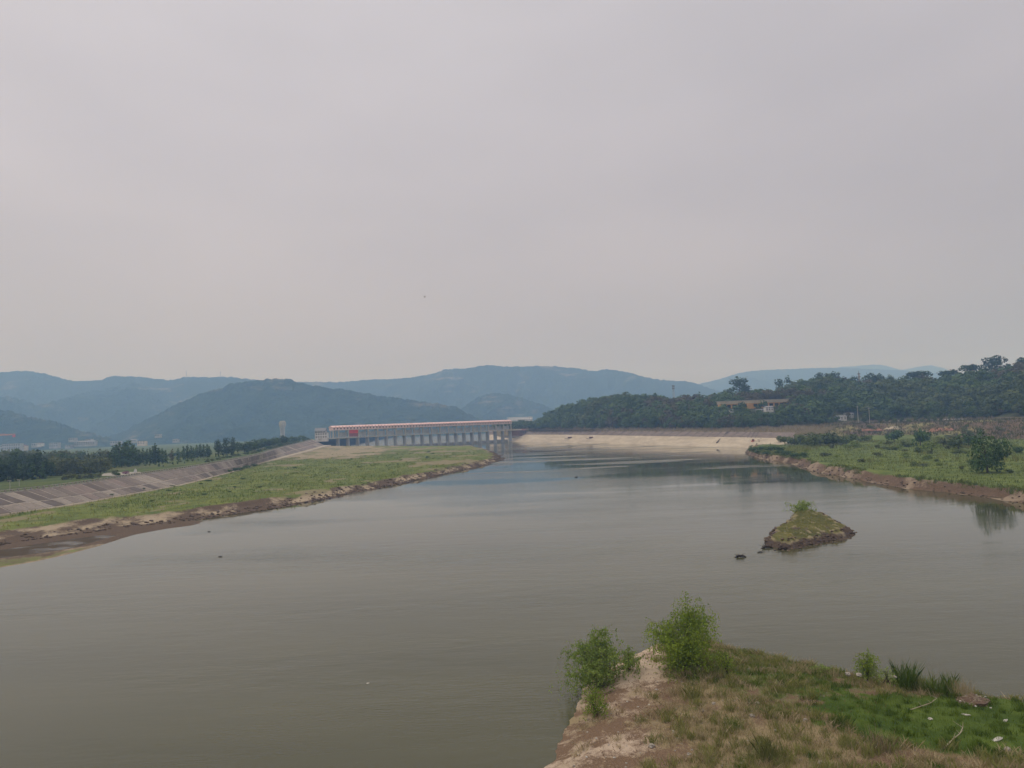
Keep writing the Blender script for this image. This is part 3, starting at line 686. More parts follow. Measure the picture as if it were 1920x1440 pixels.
def proto(kind, variants, lob, n, size, mat, tr, **k):
    lst = []
    for i in range(variants):
        rng = np.random.default_rng(hash(kind) % 1000 + i * 13 if False else sum(map(ord, kind)) + i * 13)
        V, Fc, t = crown_arr(rng, lob(rng), n, size, **k)
        lst.append((np_mesh('crown', V, Fc, mat, fattr=t), trunk_mesh(rng, **tr)))
    PROTO[kind] = lst
proto('hill', 6, lambda r: lobes_round(r, 6, .55, .12), 260, .066, MAT['f_hill'], dict(h=.5))
proto('hill_light', 3, lambda r: lobes_round(r, 6, .55, .12), 260, .066, MAT['f_hill2'], dict(h=.5))
proto('hill_brown', 3, lambda r: lobes_round(r, 8, .5, .15), 200, .06, MAT['f_brown'], dict(h=.5))
proto('poplar', 4, lambda r: lobes_col(r), 320, .038, MAT['f_poplar'], dict(h=.8, r=.012, limbs=3, lean=.01))
proto('poplar_brown', 1, lambda r: lobes_col(r), 260, .036, MAT['f_brown'], dict(h=.8, r=.012, limbs=3, lean=.01))
proto('conifer', 2, lambda r: lobes_cone(r), 240, .04, MAT['f_dark'], dict(h=.9, r=.014, limbs=0, lean=.01))
proto('round', 4, lambda r: lobes_round(r, 12, .5, .06), 480, .05, MAT['f_dark'], dict(h=.5))
proto('olive', 3, lambda r: lobes_round(r, 11, .62, .03), 340, .052, MAT['f_olive'], dict(h=.45))
proto('open', 4, lambda r: lobes_open(r, 9), 420, .038, MAT['f_dark'], dict(h=.85, r=.016, limbs=8))
proto('flat', 2, lambda r: [(math.cos(i * 2.4) * .3 * (i / 7), math.sin(i * 2.4) * .3 * (i / 7), .72 + .1 * r.random(), .26, .26, .16) for i in range(8)], 420, .05, MAT['f_dark'], dict(h=.6))
proto('bush', 4, lambda r: lobes_bush(r), 300, .07, MAT['f_bush'], dict(h=.4, limbs=4))
proto('darkbush', 3, lambda r: lobes_bush(r), 420, .06, MAT['f_poplar'], dict(h=.4, limbs=4))
proto('lime', 2, lambda r: lobes_bush(r), 340, .06, MAT['f_lime'], dict(h=.4, limbs=4))
proto('greybush', 2, lambda r: lobes_bush(r), 240, .07, MAT['f_olive'], dict(h=.4, limbs=4))
proto('purple', 1, lambda r: lobes_bush(r), 200, .07, MAT['f_purple'], dict(h=.35, limbs=3))
proto('bank_tree', 2, lambda r: lobes_round(r, 14, .56, .02) + [(math.cos(i * .9) * .27, math.sin(i * .9) * .27, .16 + .05 * (i % 3), .2, .2, .17) for i in range(7)], 2000, .034, MAT['f_poplar'], dict(h=.6), droop=.35)
cnt = {}
def tree(kind, loc, h, wid=1.0, label='', cat='tree', group=None, name=None, rz=None, sink=.0):
    k = cnt.get(kind, 0); cnt[kind] = k + 1
    cm, tm = PROTO[kind][k % len(PROTO[kind])]
    o = thing(name or ('bush' if cat == 'bush' else 'tree'), label, cat, (loc[0], loc[1], loc[2] - sink), random.random() * 6.28 if rz is None else rz, group)
    o.scale = (h * wid, h * wid, h)
    link('crown', cm, o); link('trunk', tm, o)
    return o
ORD = ['leftmost'] + [w_ + ' from the left' for w_ in 'second third fourth fifth sixth seventh eighth ninth tenth eleventh twelfth thirteenth fourteenth'.split()]
def at_top(kind, px, top, d, label, group=None, wid=1.0, cat='tree', name=None, lo=None):
    p = PD(px, top, d); z = drop(p.x, p.y) if lo is None else lo
    return tree(kind, (p.x, p.y, z), max(p.z - z, 1.2), wid, label, cat, group, name)
def at_base(kind, px, base, top, label, group=None, wid=1.0, cat='tree', name=None):
    p = hit(px, base); q = PD(px, top, p.y)
    return tree(kind, p, max(q.z - p.z, .6), wid, label, cat, group, name)

# left: park and plain beyond the dike
for q_, (px, top, d) in enumerate(sorted([(0, 858, 380), (15, 860, 378), (43, 862, 380), (60, 864, 382), (80, 866, 385), (-12, 850, 395), (6, 847, 400), (22, 853, 392), (34, 849, 410), (50, 852, 400), (62, 848, 405), (74, 845, 398), (86, 855, 405)])):
    at_top('round' if px % 4 else 'poplar', px, top, d, ORD[q_] + ' of the dark trees in the near clump at the frame edge', 'near clump of park trees', .95 if px % 4 else 1.5)
for i in range(30):
    px = 92 + (i % 15) * 7.6 + random.uniform(-3, 3)
    at_top('olive', px, 859 + random.uniform(-4, 5), random.uniform(410, 460), 'grey olive spreading tree between the near clump and the tall dark group', 'olive trees of the park', 1.1)
for i in range(44):
    px = 5 + (i % 26) * 8.2 + random.uniform(-3, 3)
    at_top('olive' if i % 3 else 'hill', px, 846 + random.uniform(-5, 5), random.uniform(560, 720), 'hazy low tree in the belt behind the park, before the town', 'tree belt before the town', 1.0)
for px, top in ((165, 843), (176, 847), (187, 840)):
    at_top('conifer', px, top, 500, {165: 'small dark pointed conifer, broadest of three standing alone before the town', 176: 'shortest of three small dark conifers standing apart before the town', 187: 'small dark conifer nearest the tall dark tree group'}[px], 'three park conifers')
for q_, (px, top, d) in enumerate(sorted([(211, 836, 520), (218, 831, 530), (224, 828, 520), (231, 829, 540), (237, 826, 525), (243, 825, 530), (249, 832, 520), (215, 842, 500), (228, 840, 500), (240, 838, 500), (254, 837, 525)])):
    at_top('poplar', px, top, d, ORD[q_] + ' of the narrow trees in the clump behind the white monument', 'tallest park clump', 1.25)
for q_, (px, top, d) in enumerate([(261, 842, 540), (268, 840, 545), (275, 841, 540), (281, 839, 550), (287, 836, 545), (292, 831, 545), (298, 838, 550), (304, 840, 545), (310, 843, 540)]):
    at_top('poplar', px, top, d, ORD[q_] + ' of the narrow trees right of the white monument', 'park row right of the monument', 1.2)
for i in range(24):
    px = 204 + i * 11.5 + random.uniform(-4, 4); d = np.interp(px, [204, 330, 480], [600, 680, 760])
    at_top('hill' if i % 3 else 'olive', px, np.interp(px, [204, 260, 330, 400, 480], [843, 849, 850, 845, 832]) + random.uniform(-3, 3), d, 'mid green tree in the row behind the dark park trees', 'row behind the dark park trees', 1.15)
for i in range(14):
    px = 262 + i * 10 + random.uniform(-3, 3)
    at_top('darkbush' if i % 2 else 'greybush', px, np.interp(px, [262, 400], [873, 856]) + random.uniform(-2, 2), np.interp(px, [262, 400], [500, 560]), 'low shrub under the dark park trees', 'shrubs under the park trees', 1.5, 'bush')
at_top('poplar_brown', 322, 841, 560, 'reddish brown narrow tree alone between the park clumps', None, 1.2)
at_top('poplar', 334, 840, 570, 'slim dark tree right of the reddish brown tree', None, 1.2)
for px, top in [(344, 836), (351, 834), (358, 835), (363, 839)]:
    at_top('poplar', px, top, 590, 'narrow dark tree of the fourfold clump left of the dike-side block', 'fourfold poplar clump', 1.2)
for px, top in [(369, 834), (375, 832), (381, 833), (388, 832), (392, 836)]:
    at_top('poplar', px, top, 610, 'narrow dark tree in the square block of poplars near the large round tree', 'square poplar block', 1.25)
for px, top in [(410, 821), (423, 818.5), (434, 821)]:
    at_top('round', px, top, 600, {410: 'leftmost of three large dark round trees by the dike', 423: 'tallest of three large dark round trees by the dike', 434: 'rightmost of three large dark round trees by the dike'}[px], 'three large round trees by the dike', .62)
for px, top, d in [(446, 829, 640), (458, 826, 650), (466, 824, 660), (474, 827, 670)]:
    at_top('hill', px, top, d, 'mid green tree between the large round trees and the wooded mound', 'trees before the wooded mound', 1.0)
for i in range(34):
    px = 478 + (i % 17) * 6.3 + random.uniform(-2, 2); d = np.interp(px, [478, 540, 590], [690, 850, 990]) + random.uniform(10, 60)
    at_top('hill', px, np.interp(px, [478, 500, 530, 560, 590], [824, 819, 817, 816, 818]) + random.uniform(-1, 3) + (i // 17) * 4, d, 'dense green tree on the wooded mound left of the barrage', 'wooded mound left of the barrage', 1.2)
for px, top, d in [(298, 868, 470), (324, 866, 490), (333, 866, 495), (346, 865, 505), (306, 872, 465)]:
    at_top('round', px, top, d, 'small dark round-headed tree on the lawn beside the parapet', 'small lawn trees by the parapet', .85)
for i in range(30):
    px = 386 + i * 6.6 + random.uniform(-2, 2); d = np.interp(px, [386, 480, 590], [480, 620, 960]) + random.uniform(6, 22)
    y0 = np.interp(px, [386, 420, 480, 540, 590], [862, 856, 843, 829, 821])
    at_top('greybush' if i % 3 else 'darkbush', px, y0 + random.uniform(-3, 2), d, 'grey green shrub along the inner edge of the embankment', 'shrubs along the embankment top', 1.3, 'bush')
for px, top in [(120, 887), (134, 884), (148, 886), (160, 888), (172, 884), (185, 886)]:
    at_top('greybush', px, top, 360, 'pale shrub on the lawn left of the paved square', 'pale lawn shrubs', 1.3, 'bush')
at_top('darkbush', 221, 884, 370, 'round dark shrub in front of the paved square', None, 1.3, 'bush')
at_top('greybush', 213, 878, 390, 'grey shrub left of the purple flowering shrub', None, 1.4, 'bush')
at_top('purple', 237, 881, 390, 'purple flowering shrub on the paved square', None, 2.0, 'bush')

for i in range(26):
    px = random.uniform(150, 860); lo, hi = np.interp(px, [150, 330, 500, 700, 860], [935, 908, 868, 846, 842]), np.interp(px, [150, 330, 500, 700, 860], [958, 935, 915, 878, 862]); b0 = random.uniform(lo, hi)
    at_base('bush' if i % 2 else 'darkbush', px, b0, b0 - random.uniform(2.5, 5), ('low green' if i % 2 else 'low dark green') + ' shrub scattered over the floodplain meadow', ('green' if i % 2 else 'dark green') + ' floodplain shrubs', random.uniform(1.6, 3.0), 'bush')
for px, b0, t0 in [(430, 886, 879), (441, 884, 875), (452, 882, 873), (463, 879, 871), (476, 875, 868)]:
    at_base('darkbush', px, b0, t0, 'dark shrub of the row at the toe of the embankment', 'shrub row at the embankment toe', 1.7, 'bush')
# right hill: skyline trees first
sk = [('open', 1385, 706, 975, 1.25, 'tall open-crowned dark tree standing highest at the near ridge end'), ('open', 1364, 729, 960, 1.3, 'smaller open tree left of the tall open-crowned tree'),
      ('round', 1398, 719, 975, .8, 'round dark tree against the right side of the tall open-crowned tree'), ('round', 1461, 708, 985, .75, 'left of two dark knob-headed trees on the ridge'),
      ('round', 1477, 705, 985, .75, 'right of two dark knob-headed trees on the ridge'), ('open', 1537, 698, 985, 1.0, 'open tree left of the pair of airy crowns on the ridge'),
      ('open', 1551, 699, 985, .9, 'middle airy tree between two open crowns on the ridge'), ('open', 1565, 696, 985, .95, 'airy open tree right of the middle airy crown on the ridge'),
      ('hill', 1600, 701, 975, .9, 'dark tree just left of the pagoda'), ('round', 1630, 693, 965, 1.0, 'broad dark tree just right of the pagoda'), ('hill', 1645, 699, 965, 1.0, 'dark tree second to the right of the pagoda'),
      ('round', 1670, 700, 955, .7, 'small round tree in the ridge gap right of the pagoda'), ('flat', 1714, 694.5, 950, 1.25, 'left half of the flat-topped tree on the ridge'), ('flat', 1728, 694.5, 950, 1.25, 'right half of the flat-topped tree on the ridge'),
      ('flat', 1775, 693, 930, 1.2, 'low flat dark crown left of the umbrella-shaped tree'), ('round', 1788, 690, 925, .9, 'knob-headed tree between flat crown and umbrella-shaped tree'),
      ('flat', 1817, 682, 915, 1.15, 'umbrella-shaped tree on the ridge below the twin tall trees'), ('open', 1855, 669, 890, 1.25, 'shorter of the twin tall open trees on the ridge'), ('open', 1869, 665.5, 890, 1.05, 'taller of the twin tall open trees on the ridge'),
      ('round', 1893, 682, 885, 1.0, 'dark tree between the twin tall trees and the frame edge'), ('open', 1915, 669, 880, 1.1, 'large open tree on the ridge at the frame edge'), ('round', 1922, 678, 880, 1.0, 'dark tree under the large open tree at the frame edge'),
      ('conifer', 1310, 735, 960, 1.6, 'feathery pointed tree on the lower ridge right of the lattice mast')]
for kd, px, top, d, wd, lb in sk: at_top(kd, px, top, d, lb, 'skyline trees on the wooded ridge', wd)
CLR = [(1350, 1398, 748, 757), (1398, 1410, 750, 773), (1412, 1482, 748, 753), (1432, 1450, 760, 771), (1566, 1600, 776, 788)]
def proj(p):
    v = p - CPOS; z = v.dot(fwd); return 960 + v.dot(rt) / z * F_PX, 720 - v.dot(up) / z * F_PX
pts = []
for t_ in range(3900):
    u = random.random() * (NH - 60); v = random.random() ** 1.0
    i, j = int(u), min(int(v * (NVH - 1)), NVH - 2)
    fu, fv = u - i, v * (NVH - 1) - j
    p = HILL[j, i] * (1 - fu) * (1 - fv) + HILL[j, i + 1] * fu * (1 - fv) + HILL[j + 1, i] * (1 - fu) * fv + HILL[j + 1, i + 1] * fu * fv
    h_ = random.choice((random.uniform(7, 11), random.uniform(10, 17))) * (1 if v > .06 else .75)
    x_, y_ = proj(Vector(p) + Vector((0, 0, h_ * .5)))
    bad = True
    for f_ in (1, .6, .36):
        yt = proj(Vector(p) + Vector((0, 0, h_ * f_)))[1]; yb = proj(Vector(p))[1]; hw = h_ * f_ * .55 / p[1] * F_PX
        if not (p[1] < 825 and random.random() > .06 and any(a - hw < x_ < c + hw and yt < d0 - 1 and yb > b0 for a, c, b0, d0 in CLR)): bad = False; h_ *= f_; break
    if bad: continue
    if 1620 < x_ and v < .02: continue
    pts.append((p, h_, v, x_))
pts.sort(key=lambda q: (abs(q[2] - .04) if q[2] < .2 else 9, q[2]))
kinds = ['hill'] * 6 + ['hill_light'] * 2 + ['hill_brown']
ind = []; taken = []
for q in pts:
    if len(ind) < 130 and q[2] < .2 and 985 < q[3] < 1925 and all((q[0][0] - o[0]) ** 2 + (q[0][1] - o[1]) ** 2 > 30 for o in taken):
        ind.append(q); taken.append(q[0])
ids = {id(q) for q in ind}
SECT = [(1070, 'near the barrage end of the sand slope'), (1200, 'above the two dark boats'), (1330, 'left of the slanting drain pipe'), (1400, 'above the slanting drain pipe'), (1500, 'below the long cream building'), (1625, 'around the concrete poles'), (1780, 'above the red soil cut'), (2200, 'by the right end of the road')]
TONE = {'hill': 'dark green', 'hill_light': 'lighter green', 'hill_brown': 'brownish'}
for q in ind:
    kd = random.choice(kinds); sc_ = next(t for m_, t in SECT if q[3] < m_)
    tree(kd, q[0], q[1], random.uniform(.95, 1.35), TONE[kd] + ' tree at the hill foot ' + sc_, 'tree', TONE[kd] + ' hill foot trees ' + sc_, sink=.5)
def mass(name, lst, mats, seed):
    rng = np.random.default_rng(seed); Vs, Fs, Ts, n0 = [], [], [], 0
    base = [crown_arr(np.random.default_rng(900 + i), lobes_round(np.random.default_rng(800 + i), 6, .56, .1), 150, .076) for i in range(10)]
    for p, h_ in lst:
        V, Fc, t = base[rng.integers(10)]; a = rng.random() * 6.28; w_ = h_ * rng.uniform(1.0, 1.4)
        R = np.array([[math.cos(a) * w_, -math.sin(a) * w_, 0], [math.sin(a) * w_, math.cos(a) * w_, 0], [0, 0, h_]])
        Vs.append(V @ R.T + np.array(p) - [0, 0, .6]); Fs.append(Fc + n0); n0 += len(V); Ts.append(np.clip(t * .4 + rng.random() * .62, 0, 1))
    return tag(link(name, np_mesh(name, np.vstack(Vs), np.vstack(Fs), mats, fattr=np.concatenate(Ts))), kind='stuff')
rest = [q for q in pts if id(q) not in ids]
rnd = random.Random(5); A, B_, C_ = [], [], []
for q in rest:
    nv = float(fbm(np.array([q[0][0] * .012]), np.array([q[0][1] * .012]), 301, 3)[0]) + rnd.uniform(-.08, .08)
    (C_ if nv > .69 else B_ if nv < .40 else A).append((q[0], q[1]))
mass('woodland', A, MAT['f_hill'], 1); mass('lighter_woodland', B_, MAT['f_hill2'], 2)
if C_: mass('brownish_woodland', C_, MAT['f_brown'], 3)

# right bank bushes and trees
at_base('bank_tree', 1852, 886, 808, 'large dark drooping tree standing alone on the right bank near the water', None, .92)
rb = [('darkbush', 1816, 838, 803, 1.05, 'tall dark rounded tree behind the large drooping bank tree', 'tree'), ('bush', 1797, 842, 812, 1.2, 'mid green tree left of the tall dark rounded tree', 'tree'),
      ('darkbush', 1677, 829, 801, 1.25, 'round dark tree below the pale sand patch', 'tree'), ('darkbush', 1726, 836, 796, .9, 'tall narrow dark tree below the red soil cut', 'tree'),
      ('lime', 1747, 845, 822, 1.5, 'bright lime green bush on the right bank meadow', 'bush'), ('bush', 1620, 828, 811, 1.6, 'low green bush left of the round dark tree', 'bush'),
      ('bush', 1700, 838, 820, 1.6, 'low green bush between the round dark and the tall narrow trees', 'bush'), ('greybush', 1770, 838, 815, 1.5, 'grey green bush right of the lime green bush', 'bush'),
      ('bush', 1885, 858, 838, 1.4, 'light green bush right of the large drooping bank tree', 'bush'), ('bush', 1826, 872, 856, 1.5, 'low bush left of the foot of the large drooping tree', 'bush'),
      ('darkbush', 1905, 850, 832, 1.3, 'dark bush at the frame edge behind the drooping tree', 'bush')]
for kd, px, b0, t0, wd, lb, ct in rb: at_base(kd, px, b0, t0, lb, None, wd, ct)
for i in range(48):
    px = random.uniform(1500, 1915); lo = np.interp(px, [1500, 1640, 1760, 1920], [872, 880, 888, 905]); b0 = 832 + (lo - 8 - 832) * random.random() ** 1.8
    if 1815 < px < 1890 and b0 > 850: continue
    k_ = ('bush', 'lime', 'greybush')[i % 3]
    at_base(k_, px, b0, b0 - random.uniform(5, 11), {'bush': 'low green', 'lime': 'low yellow green', 'greybush': 'low grey green'}[k_] + ' bush scattered in the right bank meadow', {'bush': 'green', 'lime': 'yellow green', 'greybush': 'grey green'}[k_] + ' meadow bushes', random.uniform(1.4, 2.4), 'bush')
for q_, (px, b0, t0) in enumerate([(1463, 829, 817), (1478, 832, 815), (1490, 834, 816), (1502, 834, 811), (1514, 835, 808), (1526, 836, 807), (1538, 836, 806), (1550, 835, 808), (1562, 834, 808), (1574, 834, 810), (1586, 832, 812), (1598, 830, 812)]):
    at_base('bush', px, b0, t0 - 3, ORD[q_] + ' of the light green bushes in the thicket on the spit', 'thicket on the bank spit', 1.25, 'bush')
for px, b0, t0 in [(1412, 847, 836), (1428, 846, 834), (1444, 846, 832), (1420, 851, 842), (1438, 853, 843), (1458, 852, 840), (1476, 855, 843), (1492, 858, 846), (1464, 846, 834), (1508, 858, 846)]:
    at_base('darkbush', px, b0, t0, 'low dense green bush covering the tip of the bank spit', 'bushes on the spit tip', 1.7, 'bush')
for i in range(34):
    px = random.uniform(1600, 1920); t = random.random(); b0 = np.interp(px, [1600, 1920], [800, 800]) + t * 22
    if 1650 < px < 1690 and b0 < 812 or 1738 < px < 1800 and b0 < 816: continue
    at_base(('greybush', 'bush', 'hill_brown')[i % 3], px, b0, b0 - random.uniform(5, 10), ('grey green', 'green', 'brownish')[i % 3] + ' scrub bush on the slope between the road and the bank meadow', ('grey green', 'green', 'brownish')[i % 3] + ' scrub below the road', random.uniform(1.3, 2.2), 'bush')
for i in range(10):
    px = 1650 + i * 13 + random.uniform(-3, 3)
    at_top('hill_light' if i % 2 else 'bush', px, 778 + random.uniform(0, 6), np.interp(px, [1650, 1800], [722, 650]), 'small round tree lining the road at the foot of the wooded hill', 'roadside trees', .9)

# ------------------------------------------------------------------ grass and reeds
def blades(name, xyz, h, wd, per, mat, seed, spread=.5, lean=.45):
    rng = np.random.default_rng(seed); n = len(xyz) * per
    p = np.repeat(np.asarray(xyz), per, 0); hh = np.repeat(h, per) * (.5 + .7 * rng.random(n)); sp_ = np.repeat(h, per) * spread
    p = p + np.c_[rng.normal(size=n) * sp_ * .4, rng.normal(size=n) * sp_ * .4, np.zeros(n)]
    a = rng.random(n) * 6.28; dx = np.c_[np.cos(a), np.sin(a), np.zeros(n)]; b_ = rng.random(n) * 6.28
    tip = p + np.c_[np.cos(b_) * hh * lean * rng.random(n), np.sin(b_) * hh * lean * rng.random(n), hh]
    mid_ = p * .45 + tip * .55 + np.c_[np.zeros((n, 2)), hh * .12]
    ww = (hh * wd)[:, None]
    V = np.stack([p - dx * ww, p + dx * ww, mid_ + dx * ww * .7, tip, mid_ - dx * ww * .7], 1).reshape(-1, 3)
    i = np.arange(n) * 5
    # a blade is one five-cornered face
    Fc = np.stack([i, i + 1, i + 2, i + 3, i + 4], 1)
    t = np.repeat(rng.random(len(xyz)), per) * .6 + rng.random(n) * .4
    return tag(link(name, np_mesh(name, V, Fc, mat, fattr=t)), kind='stuff')
def scatter(hf, x0, x1, y0, y1, n, test, seed):
    rng = np.random.default_rng(seed); x = rng.uniform(x0, x1, n); y = rng.uniform(y0, y1, n); z, c = hf(x, y)
    m = test(c, rng.random(n), z, x, y) & (z > .4); return np.stack([x, y, z], 1)[m], c[m]
vis = lambda x, y: np.abs(x) < y * .75
X_, c_ = scatter(h_fore, -2, 64, 30, 92, 26000, lambda c, r, z, x, y: (c[:, 0] > .30 + r * .3) & vis(x, y), 1)
blades('green_grass', X_, np.random.default_rng(2).uniform(.12, .34, len(X_)), .06, 5, MAT['g_green'], 3, 1.3)
X_, c_ = scatter(h_fore, -2, 64, 30, 92, 44000, lambda c, r, z, x, y: (c[:, 1] > .22 + r * .45) & vis(x, y), 4)
blades('dry_grass', X_, np.random.default_rng(5).uniform(.18, .5, len(X_)), .028, 5, MAT['g_dry'], 6, 1.1, 1.0)
X_, c_ = scatter(h_fore, -2, 64, 30, 92, 30000, lambda c, r, z, x, y: (c[:, 1] > .2 + r * .2) & (c[:, 1] + c[:, 0] > .45 + r * .5) & vis(x, y), 7)
blades('olive_grass', X_, np.random.default_rng(8).uniform(.2, .5, len(X_)), .035, 5, MAT['g_olive'], 9, 1.0, .8)
X_, c_ = scatter(h_fore, -2, 64, 32, 92, 2600, lambda c, r, z, x, y: (c[:, 1] > .15) & (c[:, 1] + c[:, 0] > .5) & vis(x, y), 70)
blades('grass_clumps', X_, np.random.default_rng(71).uniform(.25, .75, len(X_)), .05, 34, MAT['g_olive'], 72, .9, 1.0)
X_, c_ = scatter(h_fore, -2, 64, 32, 92, 2200, lambda c, r, z, x, y: (c[:, 1] > .3) & vis(x, y), 73)
blades('straw_clumps', X_, np.random.default_rng(74).uniform(.25, .65, len(X_)), .045, 30, MAT['g_dry'], 75, 1.2, 1.5)
X_, c_ = scatter(h_fore, -2, 64, 32, 92, 2600, lambda c, r, z, x, y: (c[:, 0] > .45) & vis(x, y), 79)
blades('green_clumps', X_, np.random.default_rng(80).uniform(.2, .5, len(X_)), .07, 34, MAT['g_green'], 81, 1.1, 1.0)
X_, c_ = scatter(h_fore, -2, 30, 32, 92, 7000, lambda c, r, z, x, y: (c[:, 2] > .3) & vis(x, y) & (r < .5), 76)
blades('leaf_litter', X_, np.random.default_rng(77).uniform(.08, .22, len(X_)), .14, 3, MAT['g_litter'], 78, 2.5, 2.5)
for nm_, th, mt_, sd2 in (('meadow_grass', (0, .52), 'g_far', 10), ('olive_meadow_grass', (.46, 1), 'g_olive', 11), ('dark_meadow_grass', (.40, .50), 'g_green', 12)):
    X_, c_ = scatter(h_flood, -230, 5, 150, 760, 42000, lambda c, r, z, x, y: (c[:, 0] > .3 + r * .4) & vis(x, y) & (r < np.clip(300 / y, .2, 1)) & (lambda q: (q > th[0]) & (q < th[1]))(fbm(x * .05, y * .022, 600, 4) + r * .1 - .05), sd2)
    blades(nm_, X_, np.random.default_rng(11).uniform(.25, .8, len(X_)), .13, 3, MAT[mt_], sd2 + 2, 1.6)
X_, c_ = scatter(h_right, 140, 430, 190, 560, 40000, lambda c, r, z, x, y: (c[:, 0] > .3 + r * .4) & vis(x, y), 13)
blades('bank_grass', X_, np.random.default_rng(14).uniform(.25, .75, len(X_)), .14, 3, MAT['g_far'], 15, 1.2)
X_, c_ = scatter(h_right, 140, 430, 250, 560, 9000, lambda c, r, z, x, y: (c[:, 1] > .35 + r * .3) & (c[:, 0] > .3) & vis(x, y) & (fbm(x * .03, y * .015, 640, 3) > .47), 16)
blades('yellow_reeds', X_, np.random.default_rng(17).uniform(1.2, 2.4, len(X_)), .06, 5, MAT['g_olive'], 18, .7)
rn = np.random.default_rng(90); ii = rn.integers(8, 199, 2600); kk = rn.random(2600)
xf, yf = rshore[ii, 0] + 2.2 + kk * 4, rshore[ii, 1] + 2.5 + kk * 5; zf, cf = h_right(xf, yf); mf = (zf > 1.6) & (fbm(xf * .08, yf * .05, 650, 3) > .42)
blades('edge_grass', np.stack([xf, yf, zf - .1], 1)[mf], rn.uniform(.5, 1.3, mf.sum()), .09, 6, MAT['g_far'], 91, 1.2, 1.0)
X_, c_ = scatter(h_right, 180, 430, 400, 770, 16000, lambda c, r, z, x, y: (c[:, 0] < .6) & (z > 3.5) & vis(x, y) & (x > y * .40), 26)
blades('dry_scrub', X_, np.random.default_rng(27).uniform(.8, 2.2, len(X_)), .1, 4, MAT['g_scrub'], 28, .8)
X_, c_ = scatter(h_islet, c_[:, 0].min() if False else 55, 85, 140, 210, 9000, lambda c, r, z, x, y: (c[:, 0] > .35 + r * .3), 19)
if len(X_): blades('islet_grass', X_, np.random.default_rng(20).uniform(.15, .4, len(X_)), .07, 5, MAT['g_olive'], 21, 1.2)
R_ = []
rg = random.Random(9)
for i in range(2600):
    k = rg.uniform(0, NH * .62); j = int(k); t = rg.uniform(.0, 1) ; p = RTb[j] * (1 - t) + FT[j] * t + np.array([rg.uniform(-3, 3), rg.uniform(0, 4), 0])
    if rg.random() < .35 + .6 * math.sin(k * .35) ** 2: R_.append((p[0], p[1], drop(p[0], p[1]) - .2))
R_ = np.array(R_); blades('shore_reeds', R_, np.random.default_rng(22).uniform(1.5, 3.4, len(R_)), .07, 4, MAT['g_reed'], 23, .5)

# ------------------------------------------------------------------ willows and plants of the foreground
def willow(name, label, cat, base, h, w_, mat, stems, n_tw, leaves, seed, leafl=.22, spread=None):
    rng = np.random.default_rng(seed); o = thing(name, label, cat, base)
    mb = MB(); tips = []
    for i in range(stems):
        a = i * 2.4 + rng.random() * .8; r_ = w_ * .5 * (.15 + .8 * rng.random()); hh = h * (1 - .5 * (r_ / (w_ * .5)) ** 1.5) * (.62 + .38 * rng.random())
        if i == 0: r_, hh = w_ * .06, h * .97
        p0 = Vector((rng.normal() * .12, rng.normal() * .12, -.15)); p3 = Vector((math.cos(a) * r_, math.sin(a) * r_, hh)); p1 = Vector((p3.x * .25, p3.y * .25, hh * .35)); p2 = Vector((p3.x * .65, p3.y * .65, hh * .72))
        pl = [p0, p1, p2, p3]; mb.tube(pl, [.045 + h * .005, .03 + h * .003, .02, .008], 5)
        for k in range(max(3, n_tw // stems)):
            u = .22 + .78 * rng.random() ** .8; sgm = min(int(u * 3), 2); f_ = u * 3 - sgm; q = pl[sgm].lerp(pl[sgm + 1], f_)
            ang = rng.random() * 6.28; l_ = (w_ * .09 + .35) * (.5 + rng.random()); e1 = q + Vector((math.cos(ang) * l_, math.sin(ang) * l_, l_ * .55 * rng.random() + .05)); dr = l_ * (.9 + 1.7 * rng.random())
            e2 = e1 + Vector((math.cos(ang) * l_ * .35, math.sin(ang) * l_ * .35, -dr))
            tips.append((q, e1, e2))
            if k % 3 == 0: mb.tube([q, e1, e1.lerp(e2, .6)], [.011, .008, .004], 3)
    mb.build('branches', MAT['bark'], o)
    C, T = [], []
    for q, e1, e2 in tips:
        q, e1, e2 = map(np.array, (q, e1, e2)); nl = leaves
        t = rng.random(nl) * 1.9; c = np.where(t[:, None] < .9, q + (e1 - q) * (t[:, None] / .9), e1 + (e2 - e1) * (t[:, None] - .9))
        C.append(c + rng.normal(size=(nl, 3)) * .07); T.append(np.full(nl, rng.random()))
    C = np.vstack(C); T = np.concatenate(T); n = len(C)
    C[:, 2] = np.maximum(C[:, 2], .05)
    d = rng.normal(size=(n, 3)) * .75 + [0, 0, -.75]; d /= np.linalg.norm(d, axis=1)[:, None]; sd = np.cross(d, rng.normal(size=(n, 3))); sd /= np.linalg.norm(sd, axis=1)[:, None]
    l_ = leafl * (.6 + .7 * rng.random(n))[:, None]; ww = l_ * .26
    V = np.stack([C, C + d * l_ * .45 + sd * ww, C + d * l_, C + d * l_ * .45 - sd * ww], 1).reshape(-1, 3)
    link('foliage', np_mesh('foliage', V, np.arange(n * 4).reshape(n, 4), mat, fattr=np.clip(T * .6 + rng.random(n) * .4, 0, 1)), o)
    return o
def pxh(px, base, top):
    p = hit(px, base); return p, PD(px, top, p.y).z - p.z
p, h = pxh(1290, 1252, 1119); willow('willow_tree', 'larger bright green willow tree near the tip of the point', 'tree', p, h, 8.9, MAT['f_willow'], 18, 760, 18, 31)
p, h = pxh(1124, 1288, 1176); willow('willow_tree', 'smaller grey green willow tree leaning over the water edge', 'tree', p, h, 7.6, MAT['f_willow2'], 15, 560, 19, 32)
p, h = pxh(1178, 1258, 1208); willow('willow_sapling', 'thin willow sapling between the two willow trees', 'bush', p, h, 3.2, MAT['f_willow2'], 6, 60, 14, 33)
